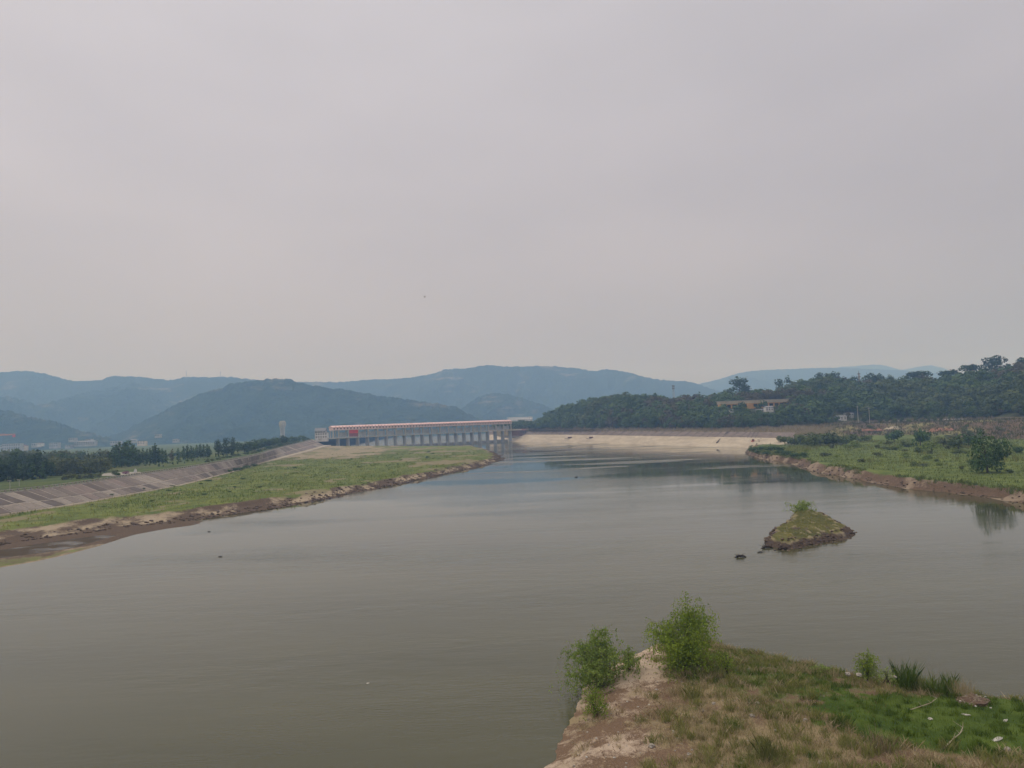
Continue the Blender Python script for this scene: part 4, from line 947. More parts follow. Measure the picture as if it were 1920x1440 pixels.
p, h = pxh(1116, 1345, 1290); willow('willow_sapling', 'yellow green sapling below the smaller willow', 'bush', p, h, 2.4, MAT['f_willow'], 7, 90, 18, 34, .16)
p, h = pxh(1627, 1278, 1219); willow('young_tree', 'slim young bright green tree on the far edge of the point', 'tree', p, h, 2.5, MAT['f_willow'], 8, 130, 18, 35, .16)
p, h = pxh(1664, 1278, 1252); willow('young_shrub', 'small sparse shrub right of the slim young tree', 'bush', p, h, 1.5, MAT['f_willow2'], 5, 36, 12, 36, .13)
p, h = pxh(1362, 1262, 1222); willow('low_shrub', 'low green shrub at the right foot of the larger willow', 'bush', p, h, 3.2, MAT['f_willow'], 7, 80, 14, 37, .16)
p, h = pxh(1543, 1262, 1248); willow('low_shrub', 'dark low shrub on the shore edge left of the young tree', 'bush', p, h, 2.4, MAT['f_willow2'], 7, 80, 14, 38, .13)
p = hit(1500, 958) if False else P(1504, 968, 1.2); p = Vector((p.x, p.y, drop(p.x, p.y))); q = PD(1504, 938, p.y)
willow('islet_bush', 'green bush on the summit of the small islet', 'bush', p, q.z - p.z, 9.0, MAT['f_willow2'], 12, 130, 14, 39, .34)
def tuft(px, base, top, label, mat, n=120, wd=.5, seed=1):
    p, h = pxh(px, base, top); rng = np.random.default_rng(seed); o = blades('grass_tuft', np.array([tuple(p)]), np.array([h * .9]), .011, int(n * 1.9), mat, seed, wd, .75)
    del o['kind']; return tag(o, label, 'grass tuft', 'tall grass tufts on the point')
tuft(1700, 1292, 1240, 'tallest dark reed tuft on the shore edge of the point', MAT['g_green'], 160, .55, 41)
tuft(1722, 1292, 1262, 'olive grass tuft right of the tallest reed tuft', MAT['g_olive'], 120, .9, 42)
tuft(1745, 1298, 1268, 'green grass tuft between the olive tuft and the drooping one', MAT['g_green'], 120, .9, 43)
tuft(1778, 1304, 1262, 'drooping green reed tuft left of the debris heap', MAT['g_green'], 150, .75, 44)
tuft(1806, 1300, 1274, 'reddish dry grass tuft behind the debris heap', MAT['g_dry'], 110, .9, 45)
tuft(1440, 1424, 1378, 'pale upright grass tuft near the bottom edge of the point', MAT['g_olive'], 150, .8, 46)
tuft(1573, 1362, 1336, 'small dark green tuft left of the lush grass', MAT['g_green'], 120, 1.1, 47)
tuft(1300, 1310, 1280, 'rough green grass tuft below the larger willow', MAT['g_olive'], 130, 1.1, 48)
tuft(1377, 1365, 1342, 'spiky dark green tuft in the middle of the point', MAT['g_green'], 110, 1.0, 49)
tuft(1650, 1406, 1366, 'wispy straw tuft below the lush grass', MAT['g_dry'], 90, .9, 50)

# litter, stones, fallen branches
def lump(rng, r, mat, name, flat=.5):
    bm = bmesh.new(); bmesh.ops.create_icosphere(bm, subdivisions=2, radius=r)
    for v in bm.verts: v.co *= 1 + rng.uniform(-.28, .28); v.co.z *= flat
    me = bpy.data.meshes.new(name); bm.to_mesh(me); bm.free(); me.materials.append(mat); return me
rl = random.Random(12)
def put(me, name, px, py, label, cat, group=None, dz=.0, sc=(1, 1, 1)):
    p = hit(px, py); o = link(name, me); o.location = (p.x, p.y, p.z + dz); o.rotation_euler = (0, 0, rl.random() * 6.28); o.scale = sc
    return tag(o, label, cat, group)
put(lump(rl, .42, MAT['litter'], 'foam_sheet', .22), 'foam_sheet', 1868, 1388, 'long white foam scrap on the lush grass near the frame edge', 'litter', None, .04, (1.6, .5, 1))
put(lump(rl, .24, MAT['litter'], 'foam_scrap', .25), 'foam_scrap', 1811, 1341, 'flat white scrap below the debris heap', 'litter', None, .04, (1.5, .6, 1))
put(lump(rl, .17, MAT['litter'], 'foam_scrap', .6), 'foam_scrap', 1744, 1349, 'pair-like white lump lying in the lush green grass', 'litter', None, .05)
put(lump(rl, .2, MAT['litter'], 'foam_scrap', .4), 'foam_scrap', 1885, 1352, 'white scrap right of the debris heap near the frame edge', 'litter', None, .05, (1.4, .6, 1))
lm = [lump(rl, .09, MAT['litter'], 'litter_scrap', .45) for _ in range(4)]
for px, py in [(1196, 1326), (1217, 1322), (1249, 1385), (1270, 1384), (1100, 1420), (1118, 1385), (1230, 1293), (1176, 1316), (1262, 1371), (1152, 1421), (1210, 1348), (1300, 1345)]:
    put(rl.choice(lm), 'litter_scrap', px, py, 'small white litter scrap on the bare sandy left side of the point', 'litter', 'white scraps on the sandy side', .03)
for px, py in [(1801, 1320), (1812, 1312), (1822, 1318), (1831, 1309), (1840, 1322), (1848, 1312), (1830, 1330), (1858, 1333)]:
    put(rl.choice(lm), 'litter_scrap', px, py, 'tiny pale litter scrap on or beside the debris heap', 'litter', 'scraps on the debris heap', .25)
sm_ = [lump(rl, .2, MAT['stone'], 'stone', .7) for _ in range(5)]
for px, py in [(1420, 1320), (1405, 1255), (1410, 1343), (1456, 1371), (1590, 1265), (1610, 1266), (1676, 1270), (1890, 1407), (1424, 1396), (1540, 1432), (1338, 1320), (1318, 1334), (1510, 1352), (1292, 1415), (1222, 1400)]:
    put(rl.choice(sm_), 'stone', px, py, 'small pale stone lying on the grassy point', 'stone', 'stones on the point', .03, (rl.uniform(.7, 1.3),) * 3)
Vs, Fs, n0 = [], [], 0; rn = np.random.default_rng(66)
lumps = [np.array([tuple(v.co) for v in m_.vertices]) for m_ in sm_]; lf = np.array([tuple(p_.vertices) for p_ in sm_[0].polygons])
X_, c_ = scatter(h_fore, -2, 50, 34, 92, 1500, lambda c, r_, z, x, y: (c[:, 0] < .45) & vis(x, y) & (r_ < .35 + .6 * c[:, 2]), 67)
for i, q in enumerate(X_):
    Vs.append(lumps[i % 5] * rn.uniform(.15, .5) + q); Fs.append(lf + n0); n0 += len(lumps[0])
tag(link('pebbles', np_mesh('pebbles', np.vstack(Vs), np.vstack(Fs), MAT['stone'])), kind='stuff')
hp = hit(1826, 1318); heap = thing('debris_heap', 'brown heap of twigs and flood debris on the lush grass', 'debris heap', hp)
V_, F_ = [], []; me = lump(rl, 1.2, MAT['twig'], 'mound', .5); link('mound', me, heap)
mb = MB()
for i in range(60):
    a = rl.random() * 6.28; r_ = rl.random() * 1.15; z = .55 * (1 - r_ / 1.4); d = rl.random() * 6.28; l_ = rl.uniform(.2, .6)
    mb.tube([(math.cos(a) * r_ - math.cos(d) * l_, math.sin(a) * r_ - math.sin(d) * l_, z), (math.cos(a) * r_ + math.cos(d) * l_, math.sin(a) * r_ + math.sin(d) * l_, z + rl.uniform(-.05, .25))], [.025, .012], 4)
tag(mb.build('twigs', MAT['deadwood'], heap), kind='stuff')
def branch(pix, label, r=.06, seed=0, sprigs=3):
    pts_ = [hit(*q) + Vector((0, 0, .08 + .10 * i)) for i, q in enumerate(pix)]; o = thing('fallen_branch', label, 'branch', pts_[0])
    loc = [q - pts_[0] for q in pts_]; MB().tube(loc, [r * (1 - .7 * i / len(loc)) for i in range(len(loc))], 6).build('stem', MAT['deadwood'], o)
    for i in range(sprigs):
        k = 1 + i % (len(loc) - 1); q = loc[k]; e = Vector((rl.uniform(-.5, .5), rl.uniform(-.5, .5), rl.uniform(.1, .4)))
        MB().tube([q, q + e * .5, q + e], [r * .5, r * .3, r * .12], 4).build('side_branch', MAT['deadwood'], o)
branch([(1706, 1333), (1728, 1328), (1746, 1324), (1757, 1318)], 'long pale fallen branch lying across the lush grass', .04, 0, 7)
branch([(1770, 1405), (1788, 1390), (1800, 1383), (1806, 1374)], 'pale forked fallen branch near the white foam scrap', .05, 0, 7)
branch([(1255, 1275), (1268, 1280), (1282, 1286)], 'short pale stick on the sand below the larger willow', .04, 0, 1)

# driftwood at the islet, snags on the water
def drift(px, py, ln, label, seed, name='driftwood'):
    rng = random.Random(seed); p = P(px, py, 0); o = thing(name, label, 'driftwood', p)
    MB().tube([(-ln * .5, 0, -.1), (-ln * .1, .2, .28), (ln * .3, .1, .22), (ln * .5, -.1, .05)], [.12, .24, .2, .06], 6).build('log', MAT['wood'], o)
    mb = MB()
    for i in range(6):
        a = rng.uniform(-.4, .4) * ln; mb.tube([(a, 0, .1), (a + rng.uniform(-.5, .5), rng.uniform(-.5, .5), .35), (a + rng.uniform(-.9, .9), rng.uniform(-.7, .7), rng.uniform(.4, .9))], [.07, .05, .02], 4)
    tag(mb.build('snag_branches', MAT['wood'], o), kind='stuff'); k_ = min(1, ln / 2.4); o.scale = (1, k_ * .8, k_)
drift(1388, 1045, 2.2, 'dark floating snag farthest from the islet', 1); drift(1425, 1036, .9, 'small dark snag nearer the islet', 2)
drift(1438, 1028, 2.4, 'flat driftwood at the left foot of the islet', 3); drift(1468, 1031, 2.4, 'dark driftwood at the front foot of the islet', 4); drift(1445, 1018, 2.8, 'branching driftwood on the left corner of the islet', 5)
drift(1080, 895, 1.6, 'lone dark snag in the open middle of the river', 6)
drift(936, 858, 3.2, 'dark snag off the tip of the grassy floodplain', 7)
drift(392, 997, .8, 'small dark snag just off the left bank', 8); drift(413, 1044, .7, 'small dark snag floating off the left bank', 9)
r2 = random.Random(4)
rk = [lump(r2, .8, MAT['wood'], 'rock', .6) for _ in range(4)]
Vs, Fs, n0 = [], [], 0
lumps = [np.array([tuple(v.co) for v in m_.vertices]) for m_ in rk]; lf = np.array([tuple(p_.vertices) for p_ in rk[0].polygons])
rn = np.random.default_rng(55)
for i in range(2400):
    a = shore[int(12 + 192 * rn.random() ** .8)]; k_ = rn.random() ** 1.6
    x_, y_ = a[0] - k_ * 6 - .3 + rn.normal() * .5, a[1] + k_ * 5 + rn.normal() * .8
    sc_ = rn.uniform(.12, .62) * np.array([rn.uniform(.7, 1.5), rn.uniform(.7, 1.5), .8])
    Vs.append(lumps[i % 4] * sc_ + [x_, y_, max(drop(x_, y_), -.1) + .1]); Fs.append(lf + n0); n0 += len(lumps[0])
for i in range(330):
    a = rshore[int(12 + 185 * rn.random())]; k_ = rn.random(); x_, y_ = a[0] + rn.normal() * .8 + k_ * 3, a[1] + k_ * 4
    Vs.append(lumps[i % 4] * rn.uniform(.25, .8) * np.array([1, 1, .7]) + [x_, y_, max(drop(x_, y_), -.1) + .05]); Fs.append(lf + n0); n0 += len(lumps[0])
ip = resample(isl, 200)
for i in range(420):
    a = ip[int(199 * rn.random())]; cx_, cy_ = ip[:, 0].mean(), ip[:, 1].mean(); k_ = rn.uniform(-.06, .16)
    if a[1] > 170 and rn.random() < .6: continue
    x_, y_ = a[0] + (cx_ - a[0]) * k_, a[1] + (cy_ - a[1]) * k_
    Vs.append(lumps[i % 4] * rn.uniform(.15, .55) * np.array([1, 1, .8]) + [x_, y_, max(drop(x_, y_), -.1) + .05]); Fs.append(lf + n0); n0 += len(lumps[0])
tag(link('earth_rubble', np_mesh('earth_rubble', np.vstack(Vs), np.vstack(Fs), MAT['clod'])), kind='stuff')
# ------------------------------------------------------------------ the barrage
A_ = PD(621, 821.9, 965); B_2 = PD(954.5, 805.8, 1135); zd = (A_.z + B_2.z) / 2
ang = math.atan2(B_2.y - A_.y, B_2.x - A_.x); Ld = math.hypot(B_2.x - A_.x, B_2.y - A_.y)
dam = thing('barrage', 'long gated barrage with pink gallery and red roof across the river', 'barrage', (A_.x, A_.y, zd), ang)
nb = 20; e0 = 8.0; bay = (Ld - e0) / nb                     # x along, -y towards the camera
MB().box(-19, Ld + 18, -7, 5, -1.0, 0).build('deck', MAT['pale'], dam)
us = [e0 + i * bay for i in range(nb + 1)]
pm = MB().poly([(-1.15, -5, -zd - 1.5), (0, -6.4, -zd - 1.5), (1.15, -5, -zd - 1.5), (1.15, 1, -zd - 1.5), (-1.15, 1, -zd - 1.5), (-1.15, -5, -1.0), (0, -6.2, -1.0), (1.15, -5, -1.0), (1.15, 1, -1.0), (-1.15, 1, -1.0)],
               [(0, 1, 6, 5), (1, 2, 7, 6), (2, 3, 8, 7), (3, 4, 9, 8), (4, 0, 5, 9), (5, 6, 7, 8, 9)]).mesh('pier', MAT['pier'])
cm = MB().box(-.75, .75, -5.4, -4.2, 0, 9.6).box(-.6, .6, 3.6, 4.6, 0, 9.6).box(-.6, .6, -4.2, 4.2, 8.2, 9.2).mesh('column', MAT['pale'])
gm = MB().box(1.0, bay - 1.0, -1.2, -.6, 1.2, 6.4).box(1.0, bay - 1.0, -1.6, -1.2, 2.2, 2.6).box(1.0, bay - 1.0, -1.6, -1.2, 4.6, 5.0).mesh('gate', MAT['steel'])
fm = MB().box(.8, 1.3, -5.0, -4.5, 6.5, 9.0).box(bay - 1.3, bay - .8, -5.0, -4.5, 6.5, 9.0).box(.75, bay - .75, -5.2, -4.4, 9.0, 9.6).mesh('hoist_beam', MAT['damcon'])
for i, u in enumerate(us):
    o = link('pier', pm, dam); o.location.x = u
    o = link('column', cm, dam); o.location.x = u
    if i < nb:
        if i == 1: pass
        else: o = link('gate', gm, dam); o.location.x = u
        o = link('hoist_beam', fm, dam); o.location.x = u
o = link('column', cm, dam); o.location.x = .8
g = MB().box(us[1] + .9, us[2] - .9, -5.7, -5.2, 4.9, 10.2).build('raised_gate', MAT['redgate'], dam); g['label'] = 'bright red raised gate'
g = MB().box(us[1] + .9, us[2] - .9, -5.3, -4.9, .3, 4.8).build('lower_gate', MAT['darkred'], dam); g['label'] = 'dark red lower gate leaf'
MB().box(0, Ld + 1, -6.2, 6.2, 9.6, 13.2).build('gallery_wall', MAT['pinkwall'], dam)
MB().box(-.4, Ld + 1.4, -6.5, 6.5, 9.3, 9.6).build('gallery_floor', MAT['pale'], dam)
MB().gable(0, Ld + 1, -6.2, 6.2, 13.2, 15.4, .8).build('roof', MAT['redroof'], dam)
wm = MB().box(-.8, .8, -6.34, -6.16, 10.6, 12.5).mesh('window', MAT['dark'])
tm = MB().box(-.35, .35, -6.9, -6.2, 13.25, 14.3).mesh('roof_post', MAT['darkred'])
nw = 62
for i in range(nw):
    u = 1.6 + (Ld - 2.4) * i / (nw - 1); o = link('window', wm, dam); o.location.x = u
    if i < nw - 1: o = link('roof_post', tm, dam); o.location.x = u + (Ld - 2.4) / (nw - 1) / 2
mb = MB().box(-19, Ld + 18, -7.0, -6.8, 1.0, 1.15); u = -19
while u < Ld + 18: mb.box(u, u + .22, -6.98, -6.82, 0, 1.0); u += 2.2
mb.build('railing', MAT['white'], dam)
MB().box(-4, Ld - 2, 1, 3, -zd - 1, -zd + 3.4).build('weir_sill', MAT['damcon'], dam)
MB().box(Ld + 2, Ld + 17, -5, 5, -9, -1.0).build('abutment_wall', MAT['rust'], dam)
mb = MB().box(us[0], us[0] + 8, -1, 0, -zd + 1, -1)
def house(name, label, cat, px, base, wpx, hpx, d=None, wall='white', roof='greyroof', depth=8, rows=1, cols=4, rz=0, group=None, flat=False, z=None):
    p = hit(px, base) if d is None else PD(px, base, d)
    if z is not None: p.z = z
    sc_ = p.y / F_PX; W, H = wpx * sc_, hpx * sc_
    o = thing(name, label, cat, p, rz, group); hw = H if flat else H * .72
    MB().box(-W / 2, W / 2, -depth / 2, depth / 2, -4, hw).build('wall', MAT[wall], o)
    if flat: MB().box(-W / 2 - .2, W / 2 + .2, -depth / 2 - .2, depth / 2 + .2, hw, hw + .35).build('roof', MAT[roof], o)
    else: MB().gable(-W / 2, W / 2, -depth / 2, depth / 2, hw + .01, H, .3).build('roof', MAT[roof], o)
    cw = W / cols; rh = hw / rows
    wm_ = MB().box(-cw * .24, cw * .24, -depth / 2 - .06, -depth / 2 + .1, rh * .3, rh * .78).mesh('window', MAT['dark'])
    for r_ in range(rows):
        for c in range(cols):
            q = link('window', wm_, o); q.location = (-W / 2 + cw * (c + .5), 0, r_ * rh)
    return o
house('gatehouse', 'small white gatehouse with windows at the left end of the barrage', 'house', 604, 823, 22, 10.5, 955, 'white', 'greyroof', 9, 2, 5, flat=True, z=zd)
house('abutment_house', 'grey pitched building behind the white gatehouse', 'house', 602, 823, 20, 19, 990, 'damcon', 'greyroof', 9, 2, 4, z=zd)
house('red_brown_house', 'reddish brown shed at the right end of the barrage', 'shed', 981, 813, 12, 9, None, 'rust', 'rust', 8, 1, 3)
# water tower
p = PD(530, 816, 1500); tw = thing('water_tower', 'pale tapered water tower with a wider tank behind the wooded mound', 'water tower', (p.x, p.y, 5))
sc_ = 1500 / F_PX; H = PD(530, 789, 1500).z - 5
def lathe(prof, n, name, mat, parent):
    V = [(r * math.cos(2 * math.pi * k / n), r * math.sin(2 * math.pi * k / n), z) for r, z in prof for k in range(n)]
    f = [(i * n + k, i * n + (k + 1) % n, (i + 1) * n + (k + 1) % n, (i + 1) * n + k) for i in range(len(prof) - 1) for k in range(n)] + [tuple((len(prof) - 1) * n + k for k in range(n))]
    return MB().poly(V, f).build(name, mat, parent)
lathe([(4.6, 0), (4.7, H * .45), (5.2, H * .72)], 20, 'shaft', MAT['damcon'], tw); lathe([(5.3, H * .72), (6.8, H * .8), (6.8, H * .95), (5.4, H * .955), (4.8, H)], 20, 'tank', MAT['pale'], tw)

# town at the foot of the left mountains
for i, (px, base, w_, h_, wl_, rf, lb) in enumerate([(24, 843, 34, 11, 'damcon', 'greyroof', 'broad pinkish building block under the crane'), (8, 843, 18, 8, 'damcon', 'greyroof', 'white block at the frame edge under the crane'), (44, 842, 12, 8, 'cream', 'rust', 'small cream house right of the broad block'),
        (103, 838, 16, 8, 'damcon', 'greyroof', 'white low building left of the long white block'), (137, 826, 11, 5, 'damcon', 'greyroof', 'small white house above the long white block'), (161, 834, 38, 8, 'damcon', 'greyroof', 'longest white block of the far town'), (168, 828, 10, 5, 'damcon', 'greyroof', 'small raised white block behind the longest block'),
        (68, 836, 12, 5, 'damcon', 'greyroof', 'grey house between the cream and the white buildings'), (76, 834, 8, 4, 'white', 'rust', 'tiny white house beside the grey house'), (130, 838, 10, 4, 'damcon', 'greyroof', 'low grey shed left of the longest white block'),
        (218, 832, 18, 5, 'damcon', 'greyroof', 'grey block just left of the tall tree clump'), (252, 828, 10, 5, 'damcon', 'greyroof', 'white house behind the tall tree clump'), (267, 833, 14, 6, 'cream', 'rust', 'cream house with rusty roof behind the tree row'),
        (297, 818, 9, 4, 'damcon', 'greyroof', 'white house on the slope above the tree row'), (330, 827, 9, 4, 'damcon', 'greyroof', 'white house in the fields right of the tree row')]):
    house('town_building', lb, 'building', px, base, w_, h_, 1850 + 20 * (i % 4), wl_, rf, 14, 2 if h_ > 5 else 1, max(3, int(w_ / 4)), flat=i % 3 != 2, group='buildings of the far town')  # most white walls take a greyer tone, extra haze put into the colour
# tower crane
p = PD(-8, 826, 1500); cr_ = thing('tower_crane', 'orange tower crane reaching into the frame above the town', 'crane', (p.x, p.y, 5)); zt = PD(-8, 816.5, 1500).z - 5
def lattice(mb, a, c, s0, s1, n, r):
    a, c = Vector(a), Vector(c); d = (c - a); e = d.normalized(); x = e.cross(Vector((0, 1, 0.01))).normalized(); y = e.cross(x); prev = None
    for i in range(n + 1):
        q = a + d * i / n; w_ = s0 + (s1 - s0) * i / n; ring = [q + x * w_ * sx + y * w_ * sy for sx, sy in ((-1, -1), (1, -1), (1, 1), (-1, 1))]
        for k in range(4):
            if n and i % 2 == 0: mb.tube([ring[k], ring[(k + 1) % 4]], r * .6, 3)
            if prev: mb.tube([prev[k], ring[k]], r, 3); mb.tube([prev[k], ring[(k + 1) % 4]], r * .6, 3)
        prev = ring
    return mb
lattice(MB(), (0, 0, 0), (0, 0, zt + 4), 1, 1, 8, .28).build('mast', MAT['orangep'], cr_)
xe = PD(28, 816.5, 1500).x - p.x
lattice(MB(), (-14, 0, zt), (xe, 0, zt + .8), .9, .9, 12, .35).build('jib', MAT['orangep'], cr_)
MB().box(xe - 4, xe, -1.4, 1.4, zt - 4.5, zt).build('counterweight', MAT['redgate'], cr_); MB().tube([(0, 0, zt + 4), (xe * .7, 0, zt + 1)], .2, 4).build('tie_bar', MAT['orangep'], cr_)

# masts
p = PD(1263.5, 746, 1150); z0 = drop(p.x, p.y); mt = thing('lattice_mast', 'tall lattice telecom mast behind the lower wooded ridge', 'mast', (p.x, p.y, z0)); zt = PD(1263.5, 722, 1150).z - z0
lattice(MB(), (0, 0, 0), (0, 0, zt), 1.8, .7, 14, .18).build('tower', MAT['steel'], mt)
mb = MB()
for z, s_ in ((zt - 1.5, 1.9), (zt - 5, 1.9)): mb.box(-s_, s_, -.5, .5, z - 1.2, z + 1.2)
mb.build('antenna', MAT['greyroof'], mt)
for px, t0, b0, lb in ((349.5, 695, 712, 'thin left mast on the skyline of the left mountains'), (413.5, 696, 712, 'thin right mast on the skyline of the left mountains')):
    p = PD(px, b0, 4180); z1 = PD(px, t0, 4180).z; m_ = thing('radio_mast', lb, 'mast', p)
    MB().tube([(0, 0, -8), (0, 0, z1 - p.z)], [1.6, .9], 5).build('pole', MAT['greyroof'], m_)
    MB().box(-2.4, 2.4, -1, 1, (z1 - p.z) * .8, (z1 - p.z) * .85).build('crossarm', MAT['greyroof'], m_)
# long yellow building on the hillside
p = PD(1417, 758, 800); yb = thing('long_building', 'long cream and orange building half hidden by trees on the wooded hillside', 'building', p, math.radians(4))
k = 800 / F_PX
zb = drop(p.x, p.y) - p.z
def X(px): return (px - 1417) * k
MB().box(X(1350), X(1481), 0, 12, 1.4, 4.2).build('roof_band', MAT['cream'], yb)
MB().box(X(1351), X(1480), 1.2, 11, -12, 1.4).build('wall', MAT['orange'], yb)
MB().box(X(1348), X(1483), -.8, 12.8, 4.2, 4.7).build('roof', MAT['pale'], yb)
MB().box(X(1400), X(1406), -.6, 1.2, -11, 1.4).build('pillar', MAT['orange'], yb)
wm = MB().box(-1.9, 1.9, .9, 1.3, -2.4, .4).mesh('window', MAT['dark']); wm2 = MB().box(-1.9, 1.9, .9, 1.3, -7.4, -4.2).mesh('window', MAT['dark'])
for i in range(13):
    x_ = X(1356) + i * (X(1478) - X(1356)) / 12
    if abs(x_ - X(1403)) > 3:
        for m_ in (wm, wm2): link('window', m_, yb).location.x = x_
MB().box(X(1396), X(1420), -1.6, .9, -9.4, -8.6).build('terrace', MAT['pale'], yb)
for px, base, w_, h_, d, wl_, lb in [(1441, 770, 14, 9, 775, 'white', 'two storey white house in front of the long cream building'), (1424, 772, 12, 5, 770, 'damcon', 'grey house left of the two storey white house'), (1371, 773, 7, 6, 770, 'white', 'small white pump house under the left end of the long building'), (1352, 772, 9, 4, 765, 'damcon', 'low pale shed at the left below the long building'), (1439, 776, 6, 4, 760, 'cream', 'tiny pale hut below the white house'),
                           (1576, 787, 18, 8, 748, 'white', 'white house among trees near the concrete poles'), (1591, 779, 14, 5, 760, 'damcon', 'grey flat house above the white house near the poles'), (1477, 774, 8, 3.5, 770, 'white', 'pale hut right of the long building')]:
    house('hillside_house', lb, 'house', px, base, w_, h_, d, wl_, 'greyroof', 7, 2 if h_ > 7 else 1, 3)
for px, t0, b0, lb in ((1609, 761, 787, 'taller pale concrete pole beside the hillside house'), (1630.5, 764, 788, 'shorter pale concrete pole right of the taller one')):
    p = PD(px, b0, 720); q = thing('utility_pole', lb, 'pole', p); h_ = PD(px, t0, 720).z - p.z
    MB().tube([(0, 0, -3), (0, 0, h_)], [.28, .18], 6).build('shaft', MAT['pale'], q); MB().box(-1.1, 1.1, -.1, .1, h_ - 1, h_ - .75).build('crossarm', MAT['pale'], q)
# pagoda on the ridge
p = PD(1611.5, 722, 975); z0 = drop(p.x, p.y); pg = thing('pagoda', 'slender dark tiered pagoda on the wooded ridge', 'pagoda', (p.x, p.y, z0)); H = PD(1611.5, 694.5, 975).z - z0
for i in range(6):
    z = H * (.12 + .14 * i); r_ = 3.2 - .3 * i
    lathe([(r_ * .7, z - H * .12), (r_ * .7, z)], 8, 'storey', MAT['pale'], pg); lathe([(r_ * 1.35, z), (r_ * 1.3, z + .25), (r_ * .6, z + H * .045)], 8, 'eave', MAT['greyroof'], pg)
MB().tube([(0, 0, H * .84), (0, 0, H)], [.5, .1], 6).build('spire', MAT['greyroof'], pg)
# road, guard wall, soil patches on the right
rd = abreast(foot, 120, math.atan2(foot[8][0], foot[8][1]), .62); V = np.vstack([rd + [0, -3.5, .35], rd + [0, -3.4, .55], rd + [0, 2.5, .55]])
tag(link('road', np_mesh('road', V, gridf(120, 3), MAT['road'])), kind='structure')
gw = thing('guard_wall', 'low white guard wall along the road below the wooded hill', 'wall')
for i in range(20, 70, 2):
    a = rd[i] + [0, -3.2, .5]; c = rd[i + 1] + [0, -3.2, .5]; dd = np.array([0, .4, 0]); hz_ = np.array([0, 0, .9])
    MB().hexa([a, c, c + dd, a + dd, a + hz_, c + hz_, c + dd + hz_, a + dd + hz_]).build('wall_block', MAT['white'] if 40 < i < 60 else MAT['pale'], gw)
def patchm(name, pix, mat, dz=.3):
    rim = [hit(*q) for q in pix]; c = sum(rim, Vector()) / len(rim); V = [c + Vector((0, 0, dz + .5))] + [q + Vector((0, 0, dz)) for q in rim] + [q + Vector((0, 1, -2)) for q in rim]; n = len(rim)
    f = [(0, 1 + i, 1 + (i + 1) % n) for i in range(n)] + [(1 + i, 1 + n + i, 1 + n + (i + 1) % n, 1 + (i + 1) % n) for i in range(n)]
    return tag(MB().poly(V, f).build(name, mat), kind='structure')
patchm('red_soil_cut', [(1741, 812), (1765, 808), (1795, 807), (1788, 803), (1760, 803), (1742, 805)], MAT['redsoil'])
patchm('sand_patch', [(1655, 806), (1672, 805), (1687, 804), (1683, 799.5), (1665, 801)], MAT['sand'])
patchm('red_soil_bank', [(1600, 811), (1630, 809), (1658, 808), (1650, 804), (1620, 805)], MAT['redsoil'])
# boats and pipe on the sand slope
def boat(px, py, ln, label, mat, rz):
    p = hit(px, py); o = thing('boat', label, 'boat', (p.x, p.y, p.z + .1), rz)
    pr = [(-.5, .0, .55), (-.42, .5, .35), (0, .62, .25), (.35, .5, .35), (.5, 0, .7)]; W = ln * .22
    V = [(x * ln, y * W, z * 1.6) for x, y, z in pr] + [(x * ln, -y * W, z * 1.6) for x, y, z in pr[1:-1]] + [(x * ln * .8, y * W * .6, 0) for x, y, z in pr] + [(x * ln * .8, -y * W * .6, 0) for x, y, z in pr[1:-1]]
    rim = [0, 1, 2, 3, 4, 7, 6, 5]; f = [(rim[i], rim[(i + 1) % 8], rim[(i + 1) % 8] + 8, rim[i] + 8) for i in range(8)] + [tuple(r + 8 for r in rim)]
    MB().poly(V, f).build('hull', mat, o); MB().box(-ln * .15, ln * .2, -W * .35, W * .35, .4, 1.9).build('cabin', MAT['rust'], o)
boat(1068, 822, 15, 'long low dark boat lying on the sand slope near the barrage', MAT['wood'], .1); boat(1108, 822, 14, 'bulky dark boat with cabin on the sand slope', MAT['wood'], .05); boat(1412, 828, 5, 'small rust red boat on the sand slope near the bank spit', MAT['redgate'], .5)
a, c = hit(1344, 831), hit(1364, 811); pp = thing('drain_pipe', 'dark slanting pipe running down the sand slope', 'pipe', a); MB().tube([Vector((0, 0, .5)), (c - a) * .5 + Vector((0, 0, .6)), c - a + Vector((0, 0, .6))], .55, 8).build('pipe', MAT['rib'], pp)
for t in (.25, .5, .75): q = (c - a) * t; MB().box(q.x - .9, q.x + .9, q.y - .3, q.y + .3, q.z - .6, q.z + .5).build('support', MAT['rib'], pp)
# far white roofs behind the barrage
for i, (px, b0, w_, h_, lb) in enumerate([(978, 788, 40, 3.0, 'long white greenhouse roof in the valley, the nearer of two'), (975, 784.5, 46, 2.2, 'long white greenhouse roof in the valley, the farther of two')]):
    house('greenhouse', lb, 'greenhouse', px, b0, w_, h_, 2150 + 120 * i, 'white', 'white', 30, 1, 12, group='valley greenhouses')
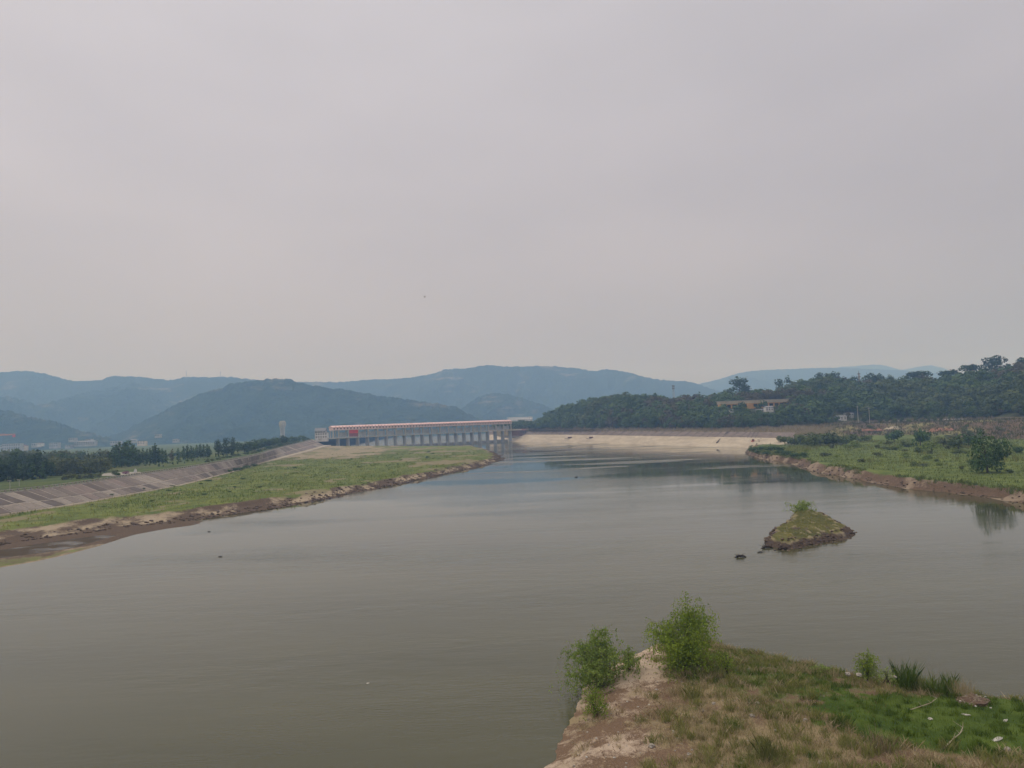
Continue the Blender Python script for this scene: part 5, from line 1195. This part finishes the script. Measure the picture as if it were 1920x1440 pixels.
# monument, plaza, lamp
p = hit(254, 889); mo = thing('monument', 'white standing stone monument on the paved square in the park', 'monument', p); k = p.y / F_PX
MB().poly([(-.55, -.3, .4), (.55, -.3, .4), (.55, .3, .4), (-.55, .3, .4), (-.65, -.28, 1.6), (.6, -.28, 1.8), (.6, .28, 1.8), (-.65, .28, 1.6), (-.15, -.2, 10 * k), (.4, -.2, 8.8 * k), (.4, .2, 8.8 * k), (-.15, .2, 10 * k)],
          [(0, 1, 5, 4), (1, 2, 6, 5), (2, 3, 7, 6), (3, 0, 4, 7), (4, 5, 9, 8), (5, 6, 10, 9), (6, 7, 11, 10), (7, 4, 8, 11), (8, 9, 10, 11)]).build('stone', MAT['white'], mo); MB().box(-.9, .9, -.6, .6, -.3, .4).build('plinth', MAT['pale'], mo)
pz = [hit(*q) + Vector((0, 0, .15)) for q in [(188, 893), (235, 892), (270, 888), (262, 885), (225, 886), (196, 887)]]
tag(MB().poly(pz, [tuple(range(6))]).build('paved_square', MAT['parapet']), kind='structure')
for px, b0, t0, lb in ((18.5, 920, 902, 'pale lamp post on the lawn by the left frame edge'), (36, 912, 900, 'shorter pale lamp post right of the taller lawn post')):
    p = hit(px, b0); o = thing('lamp_post', lb, 'lamp post', p); h_ = PD(px, t0, p.y).z - p.z
    MB().tube([(0, 0, 0), (0, 0, h_)], [.14, .09], 6).build('pole', MAT['pale'], o); MB().box(-.9, .5, -.15, .15, h_, h_ + .22).build('lamp_head', MAT['pale'], o)
# birds
def bird(px, py, d, span, label, rz, wing=.35):
    o = thing('bird', label, 'bird', PD(px, py, d), rz); k = span / 2
    MB().tube([(0, -k * .5, 0), (0, -k * .2, .02), (0, k * .25, .02), (0, k * .5, .01)], [k * .03, k * .12, k * .11, k * .02], 6).build('body', MAT['black'], o)
    for s_ in (-1, 1):
        MB().poly([(0, k * .2, 0), (s_ * k * .5, k * .28, k * wing), (s_ * k, -k * .05, k * wing * .7), (s_ * k * .5, -k * .08, k * wing * .95), (0, -k * .18, 0), (s_ * k * .5, k * .1, k * wing * 1.08)], [(0, 1, 5), (1, 2, 5), (2, 3, 5), (3, 4, 5), (4, 0, 5)]).build('wing', MAT['black'], o)
bird(796.5, 557.5, 160, .8, 'small dark bird gliding high in the grey sky', .7, .8); bird(868, 776.5, 700, 2.2, 'tiny dark bird low above the barrage roof', .3, .6)
p = P(690, 1281, 0); o = link('foam_scrap', lump(rl, .15, MAT['litter'], 'foam_scrap', .4)); o.location = p; tag(o, 'white scrap floating alone on the near water', 'litter')

# ------------------------------------------------------------------ haze: one closed box of air round everything
me = MB().box(-8500, 8500, -360, 9800, -3.2, 640).mesh('haze', NB('tmp').m)
b = NB('haze_air')
pv = b.n('ShaderNodeVolumePrincipled', {'Color': HAZE_COLOR, 'Density': HAZE_DENSITY, 'Anisotropy': .15, 'Absorption Color': (1.0, 1.0, 1.0)})
b.t.links.new(pv.outputs[0], b.o.inputs['Volume'])
me.materials.clear(); me.materials.append(b.m)
tag(link('haze', me), kind='stuff')
